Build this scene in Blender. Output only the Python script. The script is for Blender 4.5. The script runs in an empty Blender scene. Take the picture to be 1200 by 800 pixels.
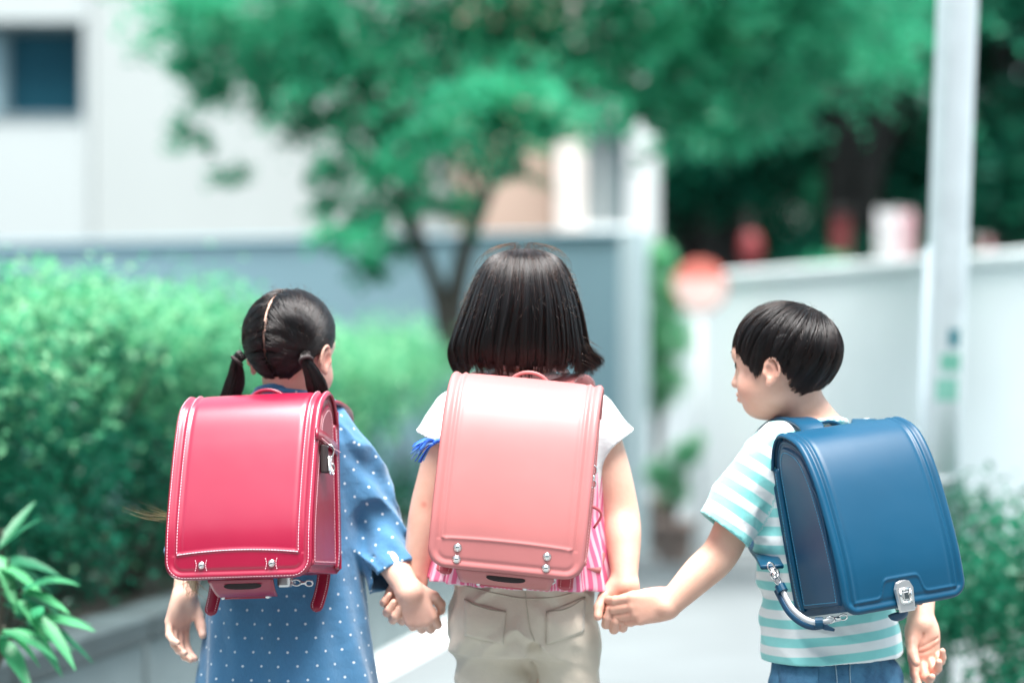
import bpy, bmesh, math, random
import numpy as np
from mathutils import Vector, Matrix
from mathutils.bvhtree import BVHTree
R = math.radians
sc = bpy.context.scene
COL = sc.collection

# ------------------------------------------------------------------ camera, sky, sun, exposure
CAM_Z, FPX, HOR = 1.015, 85 / 36 * 1200, 430.0        # eye height, focal length in photo pixels, horizon row
cam = bpy.data.objects.new("camera", bpy.data.cameras.new("camera"))
COL.objects.link(cam)
cam.location = (0, 0, CAM_Z)
cam.rotation_euler = (R(90), 0, 0)
cam.data.lens, cam.data.sensor_width = 85, 36
cam.data.shift_y = 30 / 1200
cam.data.clip_start, cam.data.clip_end = 0.1, 400
cam.data.dof.use_dof = True
cam.data.dof.focus_distance = 3.70
cam.data.dof.aperture_fstop = 1.7
sc.camera = cam

SUN_EL, SUN_AZ = 77, 172            # degrees; azimuth clockwise from +Y (behind the camera, a little to its left)
world = bpy.data.worlds.new("World"); sc.world = world; world.use_nodes = True
wn, wl = world.node_tree.nodes, world.node_tree.links
wn.clear()
sky = wn.new("ShaderNodeTexSky"); sky.sky_type = 'NISHITA'; sky.sun_disc = False
sky.sun_elevation, sky.sun_rotation = R(SUN_EL), R(SUN_AZ)
sky.air_density, sky.dust_density, sky.ozone_density = 1.0, 4.0, 1.0
hs = wn.new("ShaderNodeHueSaturation"); hs.inputs["Saturation"].default_value = 0.75; hs.inputs["Hue"].default_value = 0.462
bg = wn.new("ShaderNodeBackground"); bg.inputs[1].default_value = 0.15
wo = wn.new("ShaderNodeOutputWorld")
wl.new(sky.outputs[0], hs.inputs["Color"]); wl.new(hs.outputs[0], bg.inputs[0]); wl.new(bg.outputs[0], wo.inputs[0])
sun = bpy.data.objects.new("sun", bpy.data.lights.new("sun", 'SUN')); COL.objects.link(sun)
sun.data.energy, sun.data.angle, sun.data.color = 4.5, R(40), (1.0, 0.985, 0.96)
_d = Vector((math.sin(R(SUN_AZ)) * math.cos(R(SUN_EL)), math.cos(R(SUN_AZ)) * math.cos(R(SUN_EL)), math.sin(R(SUN_EL))))
sun.rotation_euler = _d.to_track_quat('Z', 'Y').to_euler(); sun.location = _d * 30
sc.view_settings.view_transform, sc.view_settings.look = 'Standard', 'None'
sc.view_settings.gamma, sc.view_settings.use_curve_mapping = 1.0, False
sc.view_settings.exposure = 1.42
sc.render.engine = 'CYCLES'
sc.cycles.use_denoising = True
sc.cycles.max_bounces, sc.cycles.transparent_max_bounces = 8, 8

# ------------------------------------------------------------------ helpers
def P(px, py, d):
    """photo pixel + distance along the road -> point in metres"""
    return np.array([(px - 600) * d / FPX, d, CAM_Z - (py - HOR) * d / FPX])
def V(*a): return np.array(a, float)
def unit(v):
    v = np.asarray(v, float); return v / np.linalg.norm(v)
def rotz(a):
    c, s = math.cos(a), math.sin(a); return np.array([[c, -s, 0], [s, c, 0], [0, 0, 1.0]])
def roty(a):
    c, s = math.cos(a), math.sin(a); return np.array([[c, 0, s], [0, 1, 0], [-s, 0, c]])
def rotx(a):
    c, s = math.cos(a), math.sin(a); return np.array([[1, 0, 0], [0, c, -s], [0, s, c]])

def mk_mesh(name, v, f, smooth=True):
    """v (n,3); f a list of faces or an (m,k) array"""
    me = bpy.data.meshes.new(name)
    v = np.asarray(v, np.float32)
    if isinstance(f, np.ndarray):
        m, k = f.shape
        me.vertices.add(len(v)); me.vertices.foreach_set("co", v.ravel())
        me.loops.add(m * k); me.loops.foreach_set("vertex_index", f.astype(np.int32).ravel())
        me.polygons.add(m); me.polygons.foreach_set("loop_start", np.arange(0, m * k, k, dtype=np.int32))
        me.update(calc_edges=True); me.validate()
    else:
        me.from_pydata(v.tolist(), [], [list(map(int, q)) for q in f]); me.update()
    me.polygons.foreach_set("use_smooth", np.full(len(me.polygons), smooth, bool))
    return me
def obj(name, me, mat=None, parent=None, kind=None):
    o = bpy.data.objects.new(name, me); COL.objects.link(o)
    if mat is not None and me is not None and not me.materials: me.materials.append(mat)
    if parent is not None: o.parent = parent
    if kind: o["kind"] = kind
    return o
def tag(o, label=None, cat=None, group=None, kind=None):
    if label: o["label"] = label
    if cat: o["category"] = cat
    if group: o["group"] = group
    if kind: o["kind"] = kind
    return o
def empty(name, loc=(0, 0, 0), rot=None):
    o = bpy.data.objects.new(name, None); COL.objects.link(o); o.empty_display_size = 0.05
    M = Matrix.Identity(4)
    if rot is not None: M = Matrix(np.asarray(rot).tolist()).to_4x4()
    o.matrix_world = Matrix.Translation(Vector(loc)) @ M
    return o
class MB:
    """collects simple shapes into one mesh"""
    def __init__(s): s.v, s.f = [], []
    def add(s, v, f):
        n = len(s.v); s.v += [tuple(map(float, q)) for q in v]; s.f += [tuple(int(i) + n for i in q) for q in f]; return s
    def box(s, c, h, M=None, bev=0.0):
        c = np.asarray(c, float); h = np.asarray(h, float)
        if bev <= 0:
            q = np.array([[x, y, z] for z in (-1, 1) for y in (-1, 1) for x in (-1, 1)], float) * h
            f = [(0, 2, 3, 1), (4, 5, 7, 6), (0, 1, 5, 4), (2, 6, 7, 3), (0, 4, 6, 2), (1, 3, 7, 5)]
        else:
            q, f = [], []
            hi = h - bev; idx = {}
            for ax in range(3):
                for sx in (-1, 1):
                    for sy in (-1, 1):
                        for sz in (-1, 1):
                            sg = np.array([sx, sy, sz], float); p = sg * hi; p[ax] = sg[ax] * h[ax]
                            idx[(ax, sx, sy, sz)] = len(q); q.append(p)
            S = (-1, 1)
            for ax in range(3):
                o1, o2 = [a for a in range(3) if a != ax]
                for sg in S:
                    ring = []
                    for a, b in ((-1, -1), (1, -1), (1, 1), (-1, 1)):
                        t = [0, 0, 0]; t[ax] = sg; t[o1] = a; t[o2] = b; ring.append(idx[(ax, *t)])
                    f.append(ring)
            for ax in range(3):
                o1, o2 = [a for a in range(3) if a != ax]
                for a in S:
                    for b in S:
                        r = []
                        for (fx, e) in ((o1, -1), (o1, 1), (o2, 1), (o2, -1)):
                            t = [0, 0, 0]; t[o1] = a; t[o2] = b; t[ax] = e; r.append(idx[(fx, *t)])
                        f.append(r)
            for sx in S:
                for sy in S:
                    for sz in S: f.append([idx[(k, sx, sy, sz)] for k in range(3)])
            q = np.array(q)
        if M is not None: q = q @ np.asarray(M).T
        return s.add(q + c, f)
    def tube(s, pts, rad, n=10, caps=True):
        pts = np.asarray(pts, float); m = len(pts)
        rad = np.broadcast_to(np.asarray(rad, float), (m,))
        T = np.gradient(pts, axis=0); T /= np.linalg.norm(T, axis=1)[:, None] + 1e-9
        u = np.cross(T[0], (0, 0, 1.0))
        if np.linalg.norm(u) < 1e-3: u = np.cross(T[0], (1.0, 0, 0))
        u /= np.linalg.norm(u); V_ = []
        for i in range(m):
            u = u - T[i] * u.dot(T[i]); u /= np.linalg.norm(u); w = np.cross(T[i], u)
            a = np.arange(n) * 2 * math.pi / n
            V_ += list(pts[i] + rad[i] * (np.cos(a)[:, None] * u + np.sin(a)[:, None] * w))
        F = [(i * n + j, i * n + (j + 1) % n, (i + 1) * n + (j + 1) % n, (i + 1) * n + j) for i in range(m - 1) for j in range(n)]
        if caps: F += [tuple(range(n - 1, -1, -1)), tuple(range((m - 1) * n, m * n))]
        return s.add(V_, F)
    def ribbon(s, pts, wdir, w, t):
        """flat strap: pts along, wdir (one or many) width direction, half width w, half thickness t"""
        pts = np.asarray(pts, float); m = len(pts)
        W = np.broadcast_to(np.asarray(wdir, float), (m, 3)); w = np.broadcast_to(np.asarray(w, float), (m,))
        T = np.gradient(pts, axis=0); T /= np.linalg.norm(T, axis=1)[:, None] + 1e-9
        W = W - T * (W * T).sum(1)[:, None]; W = W / (np.linalg.norm(W, axis=1)[:, None] + 1e-9)
        N = np.cross(T, W); V_ = []
        prof = [(-1, -.5), (-.9, -1), (.9, -1), (1, -.5), (1, .5), (.9, 1), (-.9, 1), (-1, .5)]
        for i in range(m):
            for a, b in prof: V_.append(pts[i] + W[i] * a * w[i] + N[i] * b * t)
        n = 8
        F = [(i * n + j, i * n + (j + 1) % n, (i + 1) * n + (j + 1) % n, (i + 1) * n + j) for i in range(m - 1) for j in range(n)]
        F += [tuple(range(n - 1, -1, -1)), tuple(range((m - 1) * n, m * n))]
        return s.add(V_, F)
    def dome(s, c, nrm, r, hgt, n=14, rings=5):
        nrm = unit(nrm); u = unit(np.cross(nrm, (0.3, 0.2, 0.9))); w = np.cross(nrm, u); V_, F = [], []
        for i in range(rings):
            a = i / rings * math.pi / 2
            for j in range(n):
                b = j * 2 * math.pi / n
                V_.append(np.asarray(c) + (u * math.cos(b) + w * math.sin(b)) * r * math.cos(a) + nrm * hgt * math.sin(a))
        V_.append(np.asarray(c) + nrm * hgt)
        for i in range(rings - 1):
            for j in range(n): F.append((i * n + j, i * n + (j + 1) % n, (i + 1) * n + (j + 1) % n, (i + 1) * n + j))
        t = rings * n
        for j in range(n): F.append(((rings - 1) * n + j, (rings - 1) * n + (j + 1) % n, t))
        F.append(tuple(range(n - 1, -1, -1)))
        return s.add(V_, F)
    def build(s, name, mat, parent=None, smooth=False, kind=None):
        return obj(name, mk_mesh(name, s.v, s.f, smooth), mat, parent, kind)

def catmull(pts, n):
    p = np.asarray(pts, float); p = np.vstack([2 * p[0] - p[1], p, 2 * p[-1] - p[-2]]); out = []
    m = len(p) - 3
    for k in range(n):
        x = k / (n - 1) * m; i = min(int(x), m - 1); t = x - i
        a, b, c, d = p[i:i + 4]
        out.append(0.5 * (2 * b + (c - a) * t + (2 * a - 5 * b + 4 * c - d) * t * t + (3 * b - a - 3 * c + d) * t ** 3))
    return np.array(out)
def resample(pts, step):
    pts = np.asarray(pts, float); s = np.r_[0, np.cumsum(np.linalg.norm(np.diff(pts, axis=0), axis=1))]
    n = max(2, int(s[-1] / step) + 1); q = np.linspace(0, s[-1], n)
    return np.stack([np.interp(q, s, pts[:, i]) for i in range(pts.shape[1])], 1)

# ------------------------------------------------------------------ node materials
class NT:
    def __init__(s, name):
        s.m = bpy.data.materials.new(name); s.m.use_nodes = True; s.t = s.m.node_tree; s.n = s.t.nodes; s.l = s.t.links
        s.b = s.n["Principled BSDF"]; s.out = s.n["Material Output"]
    def set(s, **k):
        for a, v in k.items(): s.b.inputs[a.replace("_", " ")].default_value = v
    def node(s, typ, **k):
        q = s.n.new(typ)
        for a, v in k.items(): setattr(q, a, v)
        return q
    def link(s, a, b): s.l.new(a, b)
    def math(s, op, a, b=None, c=None):
        q = s.n.new("ShaderNodeMath"); q.operation = op
        for i, x in enumerate((a, b, c)):
            if x is None: continue
            if hasattr(x, "is_linked"): s.l.new(x, q.inputs[i])
            else: q.inputs[i].default_value = x
        return q.outputs[0]
    def mix(s, fac, a, b):
        q = s.n.new("ShaderNodeMix"); q.data_type = 'RGBA'
        for i, x in ((0, fac), (6, a), (7, b)):
            if hasattr(x, "is_linked"): s.l.new(x, q.inputs[i])
            else: q.inputs[i].default_value = x if i == 0 else (*x[:3], 1)
        return q.outputs[2]
    def attr(s, name): 
        q = s.n.new("ShaderNodeAttribute"); q.attribute_name = name; return q
    def noise(s, scale, detail=3, rough=.5, coord="Object", stretch=None):
        q = s.n.new("ShaderNodeTexNoise"); q.inputs["Scale"].default_value = scale; q.inputs["Detail"].default_value = detail
        q.inputs["Roughness"].default_value = rough
        tc = s.n.new("ShaderNodeTexCoord"); src = tc.outputs[coord]
        if stretch:
            mp = s.n.new("ShaderNodeMapping"); mp.inputs["Scale"].default_value = stretch; s.l.new(src, mp.inputs[0]); src = mp.outputs[0]
        s.l.new(src, q.inputs["Vector"]); return q.outputs["Fac"]
    def ramp(s, fac, lo, hi, c0, c1):
        q = s.n.new("ShaderNodeValToRGB"); q.color_ramp.elements[0].position = lo; q.color_ramp.elements[1].position = hi
        q.color_ramp.elements[0].color = (*c0, 1); q.color_ramp.elements[1].color = (*c1, 1); s.l.new(fac, q.inputs[0]); return q.outputs[0]
    def bump(s, h, strength, dist=.001):
        q = s.n.new("ShaderNodeBump"); q.inputs["Strength"].default_value = strength; q.inputs["Distance"].default_value = dist
        s.l.new(h, q.inputs["Height"]); s.l.new(q.outputs[0], s.b.inputs["Normal"]); return q
    def second_bump(s, first, scale, strength, dist, detail=3):
        q = s.n.new("ShaderNodeBump"); q.inputs["Strength"].default_value = strength; q.inputs["Distance"].default_value = dist
        s.l.new(s.noise(scale, detail), q.inputs["Height"]); s.l.new(q.outputs[0], first.inputs["Normal"])
def surf(name, col, rough=.7, var=.12, vscale=6, bump=0.0, bscale=200, metal=0.0, coat=0.0, spec=.5, sss=0.0, bdist=.001):
    t = NT(name); c = np.array(col)
    nz = t.noise(vscale, 4)
    t.link(t.ramp(nz, .3, .7, tuple(c * (1 - var)), tuple(np.minimum(c * (1 + var), 1))), t.b.inputs["Base Color"])
    t.set(Roughness=rough, Metallic=metal, Coat_Weight=coat, Specular_IOR_Level=spec)
    if coat: t.set(Coat_Roughness=.25)
    if bump: t.bump(t.noise(bscale, 3), bump, bdist)
    return t.m

# ------------------------------------------------------------------ signed-distance modelling
def smin(a, b, k):
    if k <= 0: return np.minimum(a, b)
    h = np.maximum(k - np.abs(a - b), 0) / k
    return np.minimum(a, b) - h * h * k * .25
class Grid:
    def __init__(s, lo, hi, h):
        s.lo = np.asarray(lo, float); s.h = h
        s.n = np.ceil((np.asarray(hi) - s.lo) / h).astype(int) + 1
        s.ax = [(s.lo[i] + h * np.arange(s.n[i])).astype(np.float32) for i in range(3)]
        s.F = np.full(s.n, .06, np.float32)
    def region(s, bb, m):
        a = np.clip(np.floor((bb[0] - m - s.lo) / s.h).astype(int), 0, s.n); b = np.clip(np.ceil((bb[1] + m - s.lo) / s.h).astype(int) + 1, 0, s.n)
        sl = tuple(slice(a[i], b[i]) for i in range(3))
        return sl, s.ax[0][sl[0]][:, None, None], s.ax[1][sl[1]][None, :, None], s.ax[2][sl[2]][None, None, :]
    def add(s, prim, k=0.0, sub=False):
        fn, bb = prim
        sl, X, Y, Z = s.region(bb, k + .012)
        if 0 in s.F[sl].shape: return s
        d = fn(X, Y, Z)
        s.F[sl] = -smin(-s.F[sl], d, k) if sub else smin(s.F[sl], d, k)
        return s
    def mesh(s): return surface_nets(s.F, s.lo, s.h)
def surface_nets(F, lo, h):
    M = F < 0
    c = [M[i:M.shape[0] - 1 + i, j:M.shape[1] - 1 + j, k:M.shape[2] - 1 + k] for i in (0, 1) for j in (0, 1) for k in (0, 1)]
    an = c[0].copy(); al = c[0].copy()
    for q in c[1:]: an |= q; al &= q
    act = an & ~al
    I = np.argwhere(act); ids = np.full(act.shape, -1, np.int32); ids[act] = np.arange(len(I))
    S = np.zeros((len(I), 3)); C = np.zeros(len(I))
    E = [((0, 0, 0), 0), ((0, 1, 0), 0), ((0, 0, 1), 0), ((0, 1, 1), 0), ((0, 0, 0), 1), ((1, 0, 0), 1), ((0, 0, 1), 1), ((1, 0, 1), 1), ((0, 0, 0), 2), ((1, 0, 0), 2), ((0, 1, 0), 2), ((1, 1, 0), 2)]
    for o, a in E:
        p = I + np.array(o); q = p.copy(); q[:, a] += 1
        f0 = F[p[:, 0], p[:, 1], p[:, 2]]; f1 = F[q[:, 0], q[:, 1], q[:, 2]]
        x = (f0 < 0) != (f1 < 0); t = np.where(x, f0 / np.where(x, f0 - f1, 1), 0)
        pt = np.array(o, float) + np.zeros((len(I), 3)); pt[:, a] += t
        S += pt * x[:, None]; C += x
    v = (I + S / np.maximum(C, 1)[:, None]) * h + lo
    faces = []
    for a in range(3):
        b, d = (a + 1) % 3, (a + 2) % 3
        sl0 = [slice(None)] * 3; sl1 = [slice(None)] * 3; sl0[a] = slice(0, -1); sl1[a] = slice(1, None)
        A, B = M[tuple(sl0)], M[tuple(sl1)]
        X = np.argwhere(A != B); X = X[(X[:, b] > 0) & (X[:, d] > 0) & (X[:, b] < F.shape[b] - 1) & (X[:, d] < F.shape[d] - 1)]
        fl = A[X[:, 0], X[:, 1], X[:, 2]]
        def idx(db, dd):
            Y = X.copy(); Y[:, b] += db; Y[:, d] += dd; return ids[Y[:, 0], Y[:, 1], Y[:, 2]]
        q = np.stack([idx(-1, -1), idx(0, -1), idx(0, 0), idx(-1, 0)], 1)
        q[~fl] = q[~fl][:, ::-1]; faces.append(q)
    f = np.vstack(faces); f = f[(f >= 0).all(1)]
    return v, f
def cone(a, b, ra, rb):
    a, b = np.asarray(a, float), np.asarray(b, float); ab = b - a; L = max(ab.dot(ab), 1e-12)
    def fn(X, Y, Z):
        t = np.clip(((X - a[0]) * ab[0] + (Y - a[1]) * ab[1] + (Z - a[2]) * ab[2]) / L, 0, 1)
        return np.sqrt((X - a[0] - t * ab[0]) ** 2 + (Y - a[1] - t * ab[1]) ** 2 + (Z - a[2] - t * ab[2]) ** 2) - (ra + t * (rb - ra))
    r = max(ra, rb); return fn, (np.minimum(a, b) - r, np.maximum(a, b) + r)
def chain(pts, rad, k=.004):
    cs = [cone(pts[i], pts[i + 1], rad[i], rad[i + 1]) for i in range(len(pts) - 1)]
    def fn(X, Y, Z):
        d = cs[0][0](X, Y, Z)
        for c in cs[1:]: d = smin(d, c[0](X, Y, Z), k)
        return d
    return fn, (np.min([c[1][0] for c in cs], 0), np.max([c[1][1] for c in cs], 0))
def ell(c, r, M=None):
    c = np.asarray(c, float); r = np.asarray(r, float); M = np.eye(3) if M is None else np.asarray(M)
    def fn(X, Y, Z):
        x, y, z = X - c[0], Y - c[1], Z - c[2]
        q = [(M[0, i] * x + M[1, i] * y + M[2, i] * z) for i in range(3)]
        k0 = np.sqrt(sum((q[i] / r[i]) ** 2 for i in range(3))); k1 = np.sqrt(sum((q[i] / r[i] ** 2) ** 2 for i in range(3))) + 1e-9
        return k0 * (k0 - 1) / k1
    e = np.sqrt(((M * r) ** 2).sum(1)); return fn, (c - e, c + e)
def stack(sec, M, c, p=2.3, fold=None):
    """torso, skirt or trunk: sections (z, cx, cy, halfwidth, halfdepth) in a local frame M at c"""
    sec = np.array(sorted(sec), float); M = np.asarray(M); c = np.asarray(c, float); z0, z1 = sec[0, 0], sec[-1, 0]
    def fn(X, Y, Z):
        x, y, z = X - c[0], Y - c[1], Z - c[2]
        lx, ly, lz = [(M[0, i] * x + M[1, i] * y + M[2, i] * z) for i in range(3)]
        g = [np.interp(lz, sec[:, 0], sec[:, i]) for i in range(1, 5)]
        ux, uy = (lx - g[0]) / g[2], (ly - g[1]) / g[3]
        q = (np.abs(ux) ** p + np.abs(uy) ** p) ** (1 / p)
        d = (q - 1) * np.minimum(g[2], g[3])
        if fold is not None: d = d + fold(np.arctan2(uy, ux), lz, lx, ly)
        return np.maximum(d, np.maximum(lz - z1, z0 - lz))
    m = max(sec[:, 3].max(), sec[:, 4].max()) + np.abs(sec[:, 1:3]).max() + .03
    q = np.array([M @ np.array([i, j, k]) + c for i in (-m, m) for j in (-m, m) for k in (z0, z1)])
    return fn, (q.min(0), q.max(0))
def minus(a, b):
    return (lambda X, Y, Z: np.maximum(a[0](X, Y, Z), -b[0](X, Y, Z))), a[1]
def cut(a, pt, nrm):
    """keep what lies behind the plane (pt, nrm)"""
    pt, nrm = np.asarray(pt, float), unit(nrm)
    return (lambda X, Y, Z: np.maximum(a[0](X, Y, Z), (X - pt[0]) * nrm[0] + (Y - pt[1]) * nrm[1] + (Z - pt[2]) * nrm[2])), a[1]
def hollow(a, pt, nrm, th=.0065, depth=.03):
    """open end: a is cut by the plane and hollowed from there inwards"""
    pt, nrm = np.asarray(pt, float), unit(nrm)
    def fn(X, Y, Z):
        d = a[0](X, Y, Z); pl = (X - pt[0]) * nrm[0] + (Y - pt[1]) * nrm[1] + (Z - pt[2]) * nrm[2]
        return np.maximum(np.maximum(d, pl), -np.maximum(d + th, -(pl + depth)))
    return fn, a[1]
def vnoise(p, seed=0, octaves=3):
    """cheap smooth value noise on points (n,3)"""
    p = np.asarray(p, np.float64); out = 0; amp = 1; tot = 0
    for o in range(octaves):
        q = p * 2 ** o + seed * 7.3; i = np.floor(q).astype(np.int64); f = q - i; f = f * f * (3 - 2 * f); r = 0
        for a in (0, 1):
            for b in (0, 1):
                for c in (0, 1):
                    hsh = ((i[..., 0] + a) * 73856093) ^ ((i[..., 1] + b) * 19349663) ^ ((i[..., 2] + c) * 83492791)
                    hv = ((hsh * 2654435761) & 0xffffff) / 0xffffff
                    w = (f[..., 0] if a else 1 - f[..., 0]) * (f[..., 1] if b else 1 - f[..., 1]) * (f[..., 2] if c else 1 - f[..., 2])
                    r = r + w * hv
        out = out + amp * r; tot += amp; amp *= .5
    return out / tot * 2 - 1
def set_attr(me, name, data):
    data = np.asarray(data, np.float32)
    if data.ndim == 1:
        a = me.attributes.new(name, 'FLOAT', 'POINT'); a.data.foreach_set("value", data)
    else:
        a = me.attributes.new(name, 'FLOAT_VECTOR', 'POINT'); a.data.foreach_set("vector", data.ravel())
def relax(v, f, it=2, lam=.5):
    e = np.vstack([f[:, [0, 1]], f[:, [1, 2]], f[:, [2, 3]], f[:, [3, 0]]])
    for _ in range(it):
        s = np.zeros_like(v); c = np.zeros(len(v))
        for a, b in ((0, 1), (1, 0)):
            for i in range(3): s[:, i] += np.bincount(e[:, a], v[e[:, b], i], len(v))
            c += np.bincount(e[:, a], minlength=len(v))
        v = v + lam * (s / np.maximum(c, 1)[:, None] - v)
    return v
# ------------------------------------------------------------------ foliage tools
def leaf_mat(name, dark, light, rough=.45, trans=.35):
    t = NT(name)
    a = t.attr("rnd").outputs["Fac"]
    col = t.ramp(a, 0.0, 1.0, dark, light)
    t.link(col, t.b.inputs["Base Color"]); t.set(Roughness=rough, Specular_IOR_Level=.22)
    tr = t.node("ShaderNodeBsdfTranslucent"); t.link(t.mix(.5, col, (.06, .50, .26)), tr.inputs[0])
    mx = t.node("ShaderNodeMixShader"); mx.inputs[0].default_value = trans
    t.link(t.b.outputs[0], mx.inputs[1]); t.link(tr.outputs[0], mx.inputs[2]); t.link(mx.outputs[0], t.out.inputs[0])
    return t.m
def leaf_mesh(name, pts, size, rng, up=.6, aspect=.5, outward=None, hang=0.0, tone=None):
    n = len(pts); size = size * rng.uniform(.6, 1.3, n)[:, None]
    N = rng.normal(size=(n, 3)); N[:, 2] = np.abs(N[:, 2]) + up
    if outward is not None: N += outward * .8
    N /= np.linalg.norm(N, axis=1)[:, None]
    A = rng.normal(size=(n, 3)); A[:, 2] -= hang; A -= N * (A * N).sum(1)[:, None]; A /= np.linalg.norm(A, axis=1)[:, None]
    B = np.cross(N, A)
    v = np.empty((n, 4, 3))
    v[:, 0] = pts - A * size * .5; v[:, 2] = pts + A * size * .5 - N * size * .1
    v[:, 1] = pts + B * size * aspect * .5 + N * size * .12; v[:, 3] = pts - B * size * aspect * .5 + N * size * .12
    i = np.arange(n)[:, None] * 4
    f = np.vstack([i + [0, 1, 2], i + [0, 2, 3]])
    me = mk_mesh(name, v.reshape(-1, 3), f, False)
    q = rng.beta(.9, 1.5, n)
    if tone is not None: q = np.clip(.45 * q + .55 * tone, 0, 1)
    set_attr(me, "rnd", np.repeat(q, 4))
    return me
def clump_pts(C, rad, n, rng, shell=.55):
    C = np.asarray(C, float); rad = np.asarray(rad, float).reshape(len(C), -1) * np.ones((1, 3))
    w = (rad[:, 0] * rad[:, 2]); k = rng.choice(len(C), n, p=w / w.sum())
    D = rng.normal(size=(n, 3)); D /= np.linalg.norm(D, axis=1)[:, None]
    r = 1 - shell * rng.random(n) ** 1.5
    r *= 1 + .16 * rng.normal(size=n)
    clump_pts.tone = rng.beta(.8, 1.1, len(C))[k]; return C[k] + D * r[:, None] * rad[k], D

LEAF_HEDGE = leaf_mat("hedge_leaf", (.0005, .014, .012), (.010, .165, .10), .3)  # kept dark so the lower hedge looks shaded
LEAF_TREE = leaf_mat("tree_leaf", (.0008, .055, .038), (.085, .56, .31), .24, .48)
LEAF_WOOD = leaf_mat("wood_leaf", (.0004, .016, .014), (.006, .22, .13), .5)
LEAF_LIT = leaf_mat("lit_leaf", (.07, .36, .19), (.46, .76, .45), .32, .5)  # pale leaf; on the hedge its paleness stands in for sunlight
BARK = surf("bark", (.075, .065, .055), .9, .35, 14, .6, 40, bdist=.01)
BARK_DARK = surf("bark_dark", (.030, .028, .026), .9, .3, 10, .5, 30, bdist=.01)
STEM = surf("stem", (.045, .045, .032), .85, .3, 20)

# ------------------------------------------------------------------ ground, gutter, soil
CONC = surf("concrete_paving", (.125, .145, .15), .8, .13, 1.6, .25, 60, bdist=.004)
g = MB(); g.add([(-90, -60, 0), (90, -60, 0), (90, 150, 0), (-90, 150, 0)], [(0, 1, 2, 3)])
tag(g.build("ground", CONC), kind="structure")
PL0, PLS = -1.07, .174                              # planter front line: X = PL0 + PLS*(Y-5.05)
plx = lambda y: PL0 + PLS * (y - 5.05)
u_pl = unit(V(PLS, 1, 0)); n_pl = V(-u_pl[1], u_pl[0], 0)
def pl(y, back, z): return V(plx(y), y, z) + n_pl * back
s = MB(); q = [pl(2.4, -.16, .004), pl(11.4, -.16, .004), pl(11.4, 0, .004), pl(2.4, 0, .004)]
s.add(q, [(0, 1, 2, 3)]); tag(s.build("gutter_strip", surf("gutter", (.66, .70, .69), .8, .06, 3)), kind="structure")
s = MB(); q = [pl(2.4, .10, .36), pl(11.4, .10, .36), pl(11.4, 1.6, .36), pl(2.4, 1.6, .36)]
s.add(q, [(0, 1, 2, 3)]); tag(s.build("soil", surf("soil", (.05, .042, .035), .95, .4, 8, .8, 30, bdist=.02)), kind="structure")

BLOCK = surf("planter_block", (.135, .175, .18), .85, .14, 4, .5, 70, bdist=.003)
COPE = surf("planter_coping", (.038, .058, .062), .8, .2, 5, .4, 60, bdist=.003)
pw = empty("planter_wall", pl(5, 0, 0))
tag(pw, "low grey concrete planter wall below the left hedge", "planter wall")
def local(o, pts): return [tuple(np.asarray(p) - np.array(o.location)) for p in pts]
Mpl = np.stack([u_pl, n_pl, V(0, 0, 1)], 1)
for k in range(10):
    y = 2.85 + k * .9
    b = MB(); b.box(pl(y, .06, .165) - np.array(pw.location), (.436, .058, .170), Mpl, .006); b.build("block", BLOCK, pw)
    b = MB(); b.box(pl(y, .056, .371) - np.array(pw.location), (.441, .072, .032), Mpl, .008); b.build("coping_stone", COPE, pw)

# ------------------------------------------------------------------ left hedge
rng = np.random.default_rng(5)
hd = empty("clipped_hedge", pl(6.5, .6, .36))
tag(hd, "long leafy green hedge growing in the planter behind the left girl", "hedge")
C, Rr = [], []
for k in range(520):
    y = rng.uniform(3.5, 10.6); z = .46 + .78 * rng.random() ** .85; w = rng.uniform(.14, 1.15)
    top = 1.14 + .045 * math.sin(y * 2.1) + .05 * math.sin(y * 5.3 + 1) - .026 * (y - 5.4)
    if z > top: z = top - .12 * rng.random()
    C.append(pl(y, w, z)); Rr.append([rng.uniform(.10, .19)] * 3)
C = np.array(C) - np.array(hd.location)
pts, D = clump_pts(C, Rr, 125000, rng, .8)
hz_ = pts[:, 2] + .36 + .10 * np.sin(pts[:, 1] * 3); hz_ = hz_ + .026 * (pts[:, 1] + float(hd.location[1]) - 5.4); new = rng.random(len(pts)) < np.clip((hz_ - .92) / .24, 0.012, .75)  # upper leaves picked by height; sunlit brightness is painted into their colour
obj("sunlit_top_foliage", leaf_mesh("hedge_sunlit_foliage", pts[new], .028, rng, .9, .5, D[new] * .4, 0, clump_pts.tone[new]), LEAF_LIT, hd, "stuff")
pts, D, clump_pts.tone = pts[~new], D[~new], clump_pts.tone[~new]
obj("foliage", leaf_mesh("hedge_foliage", pts, .030, rng, .7, .55, D * .5, 0, clump_pts.tone), LEAF_HEDGE, hd, "stuff")
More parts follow.
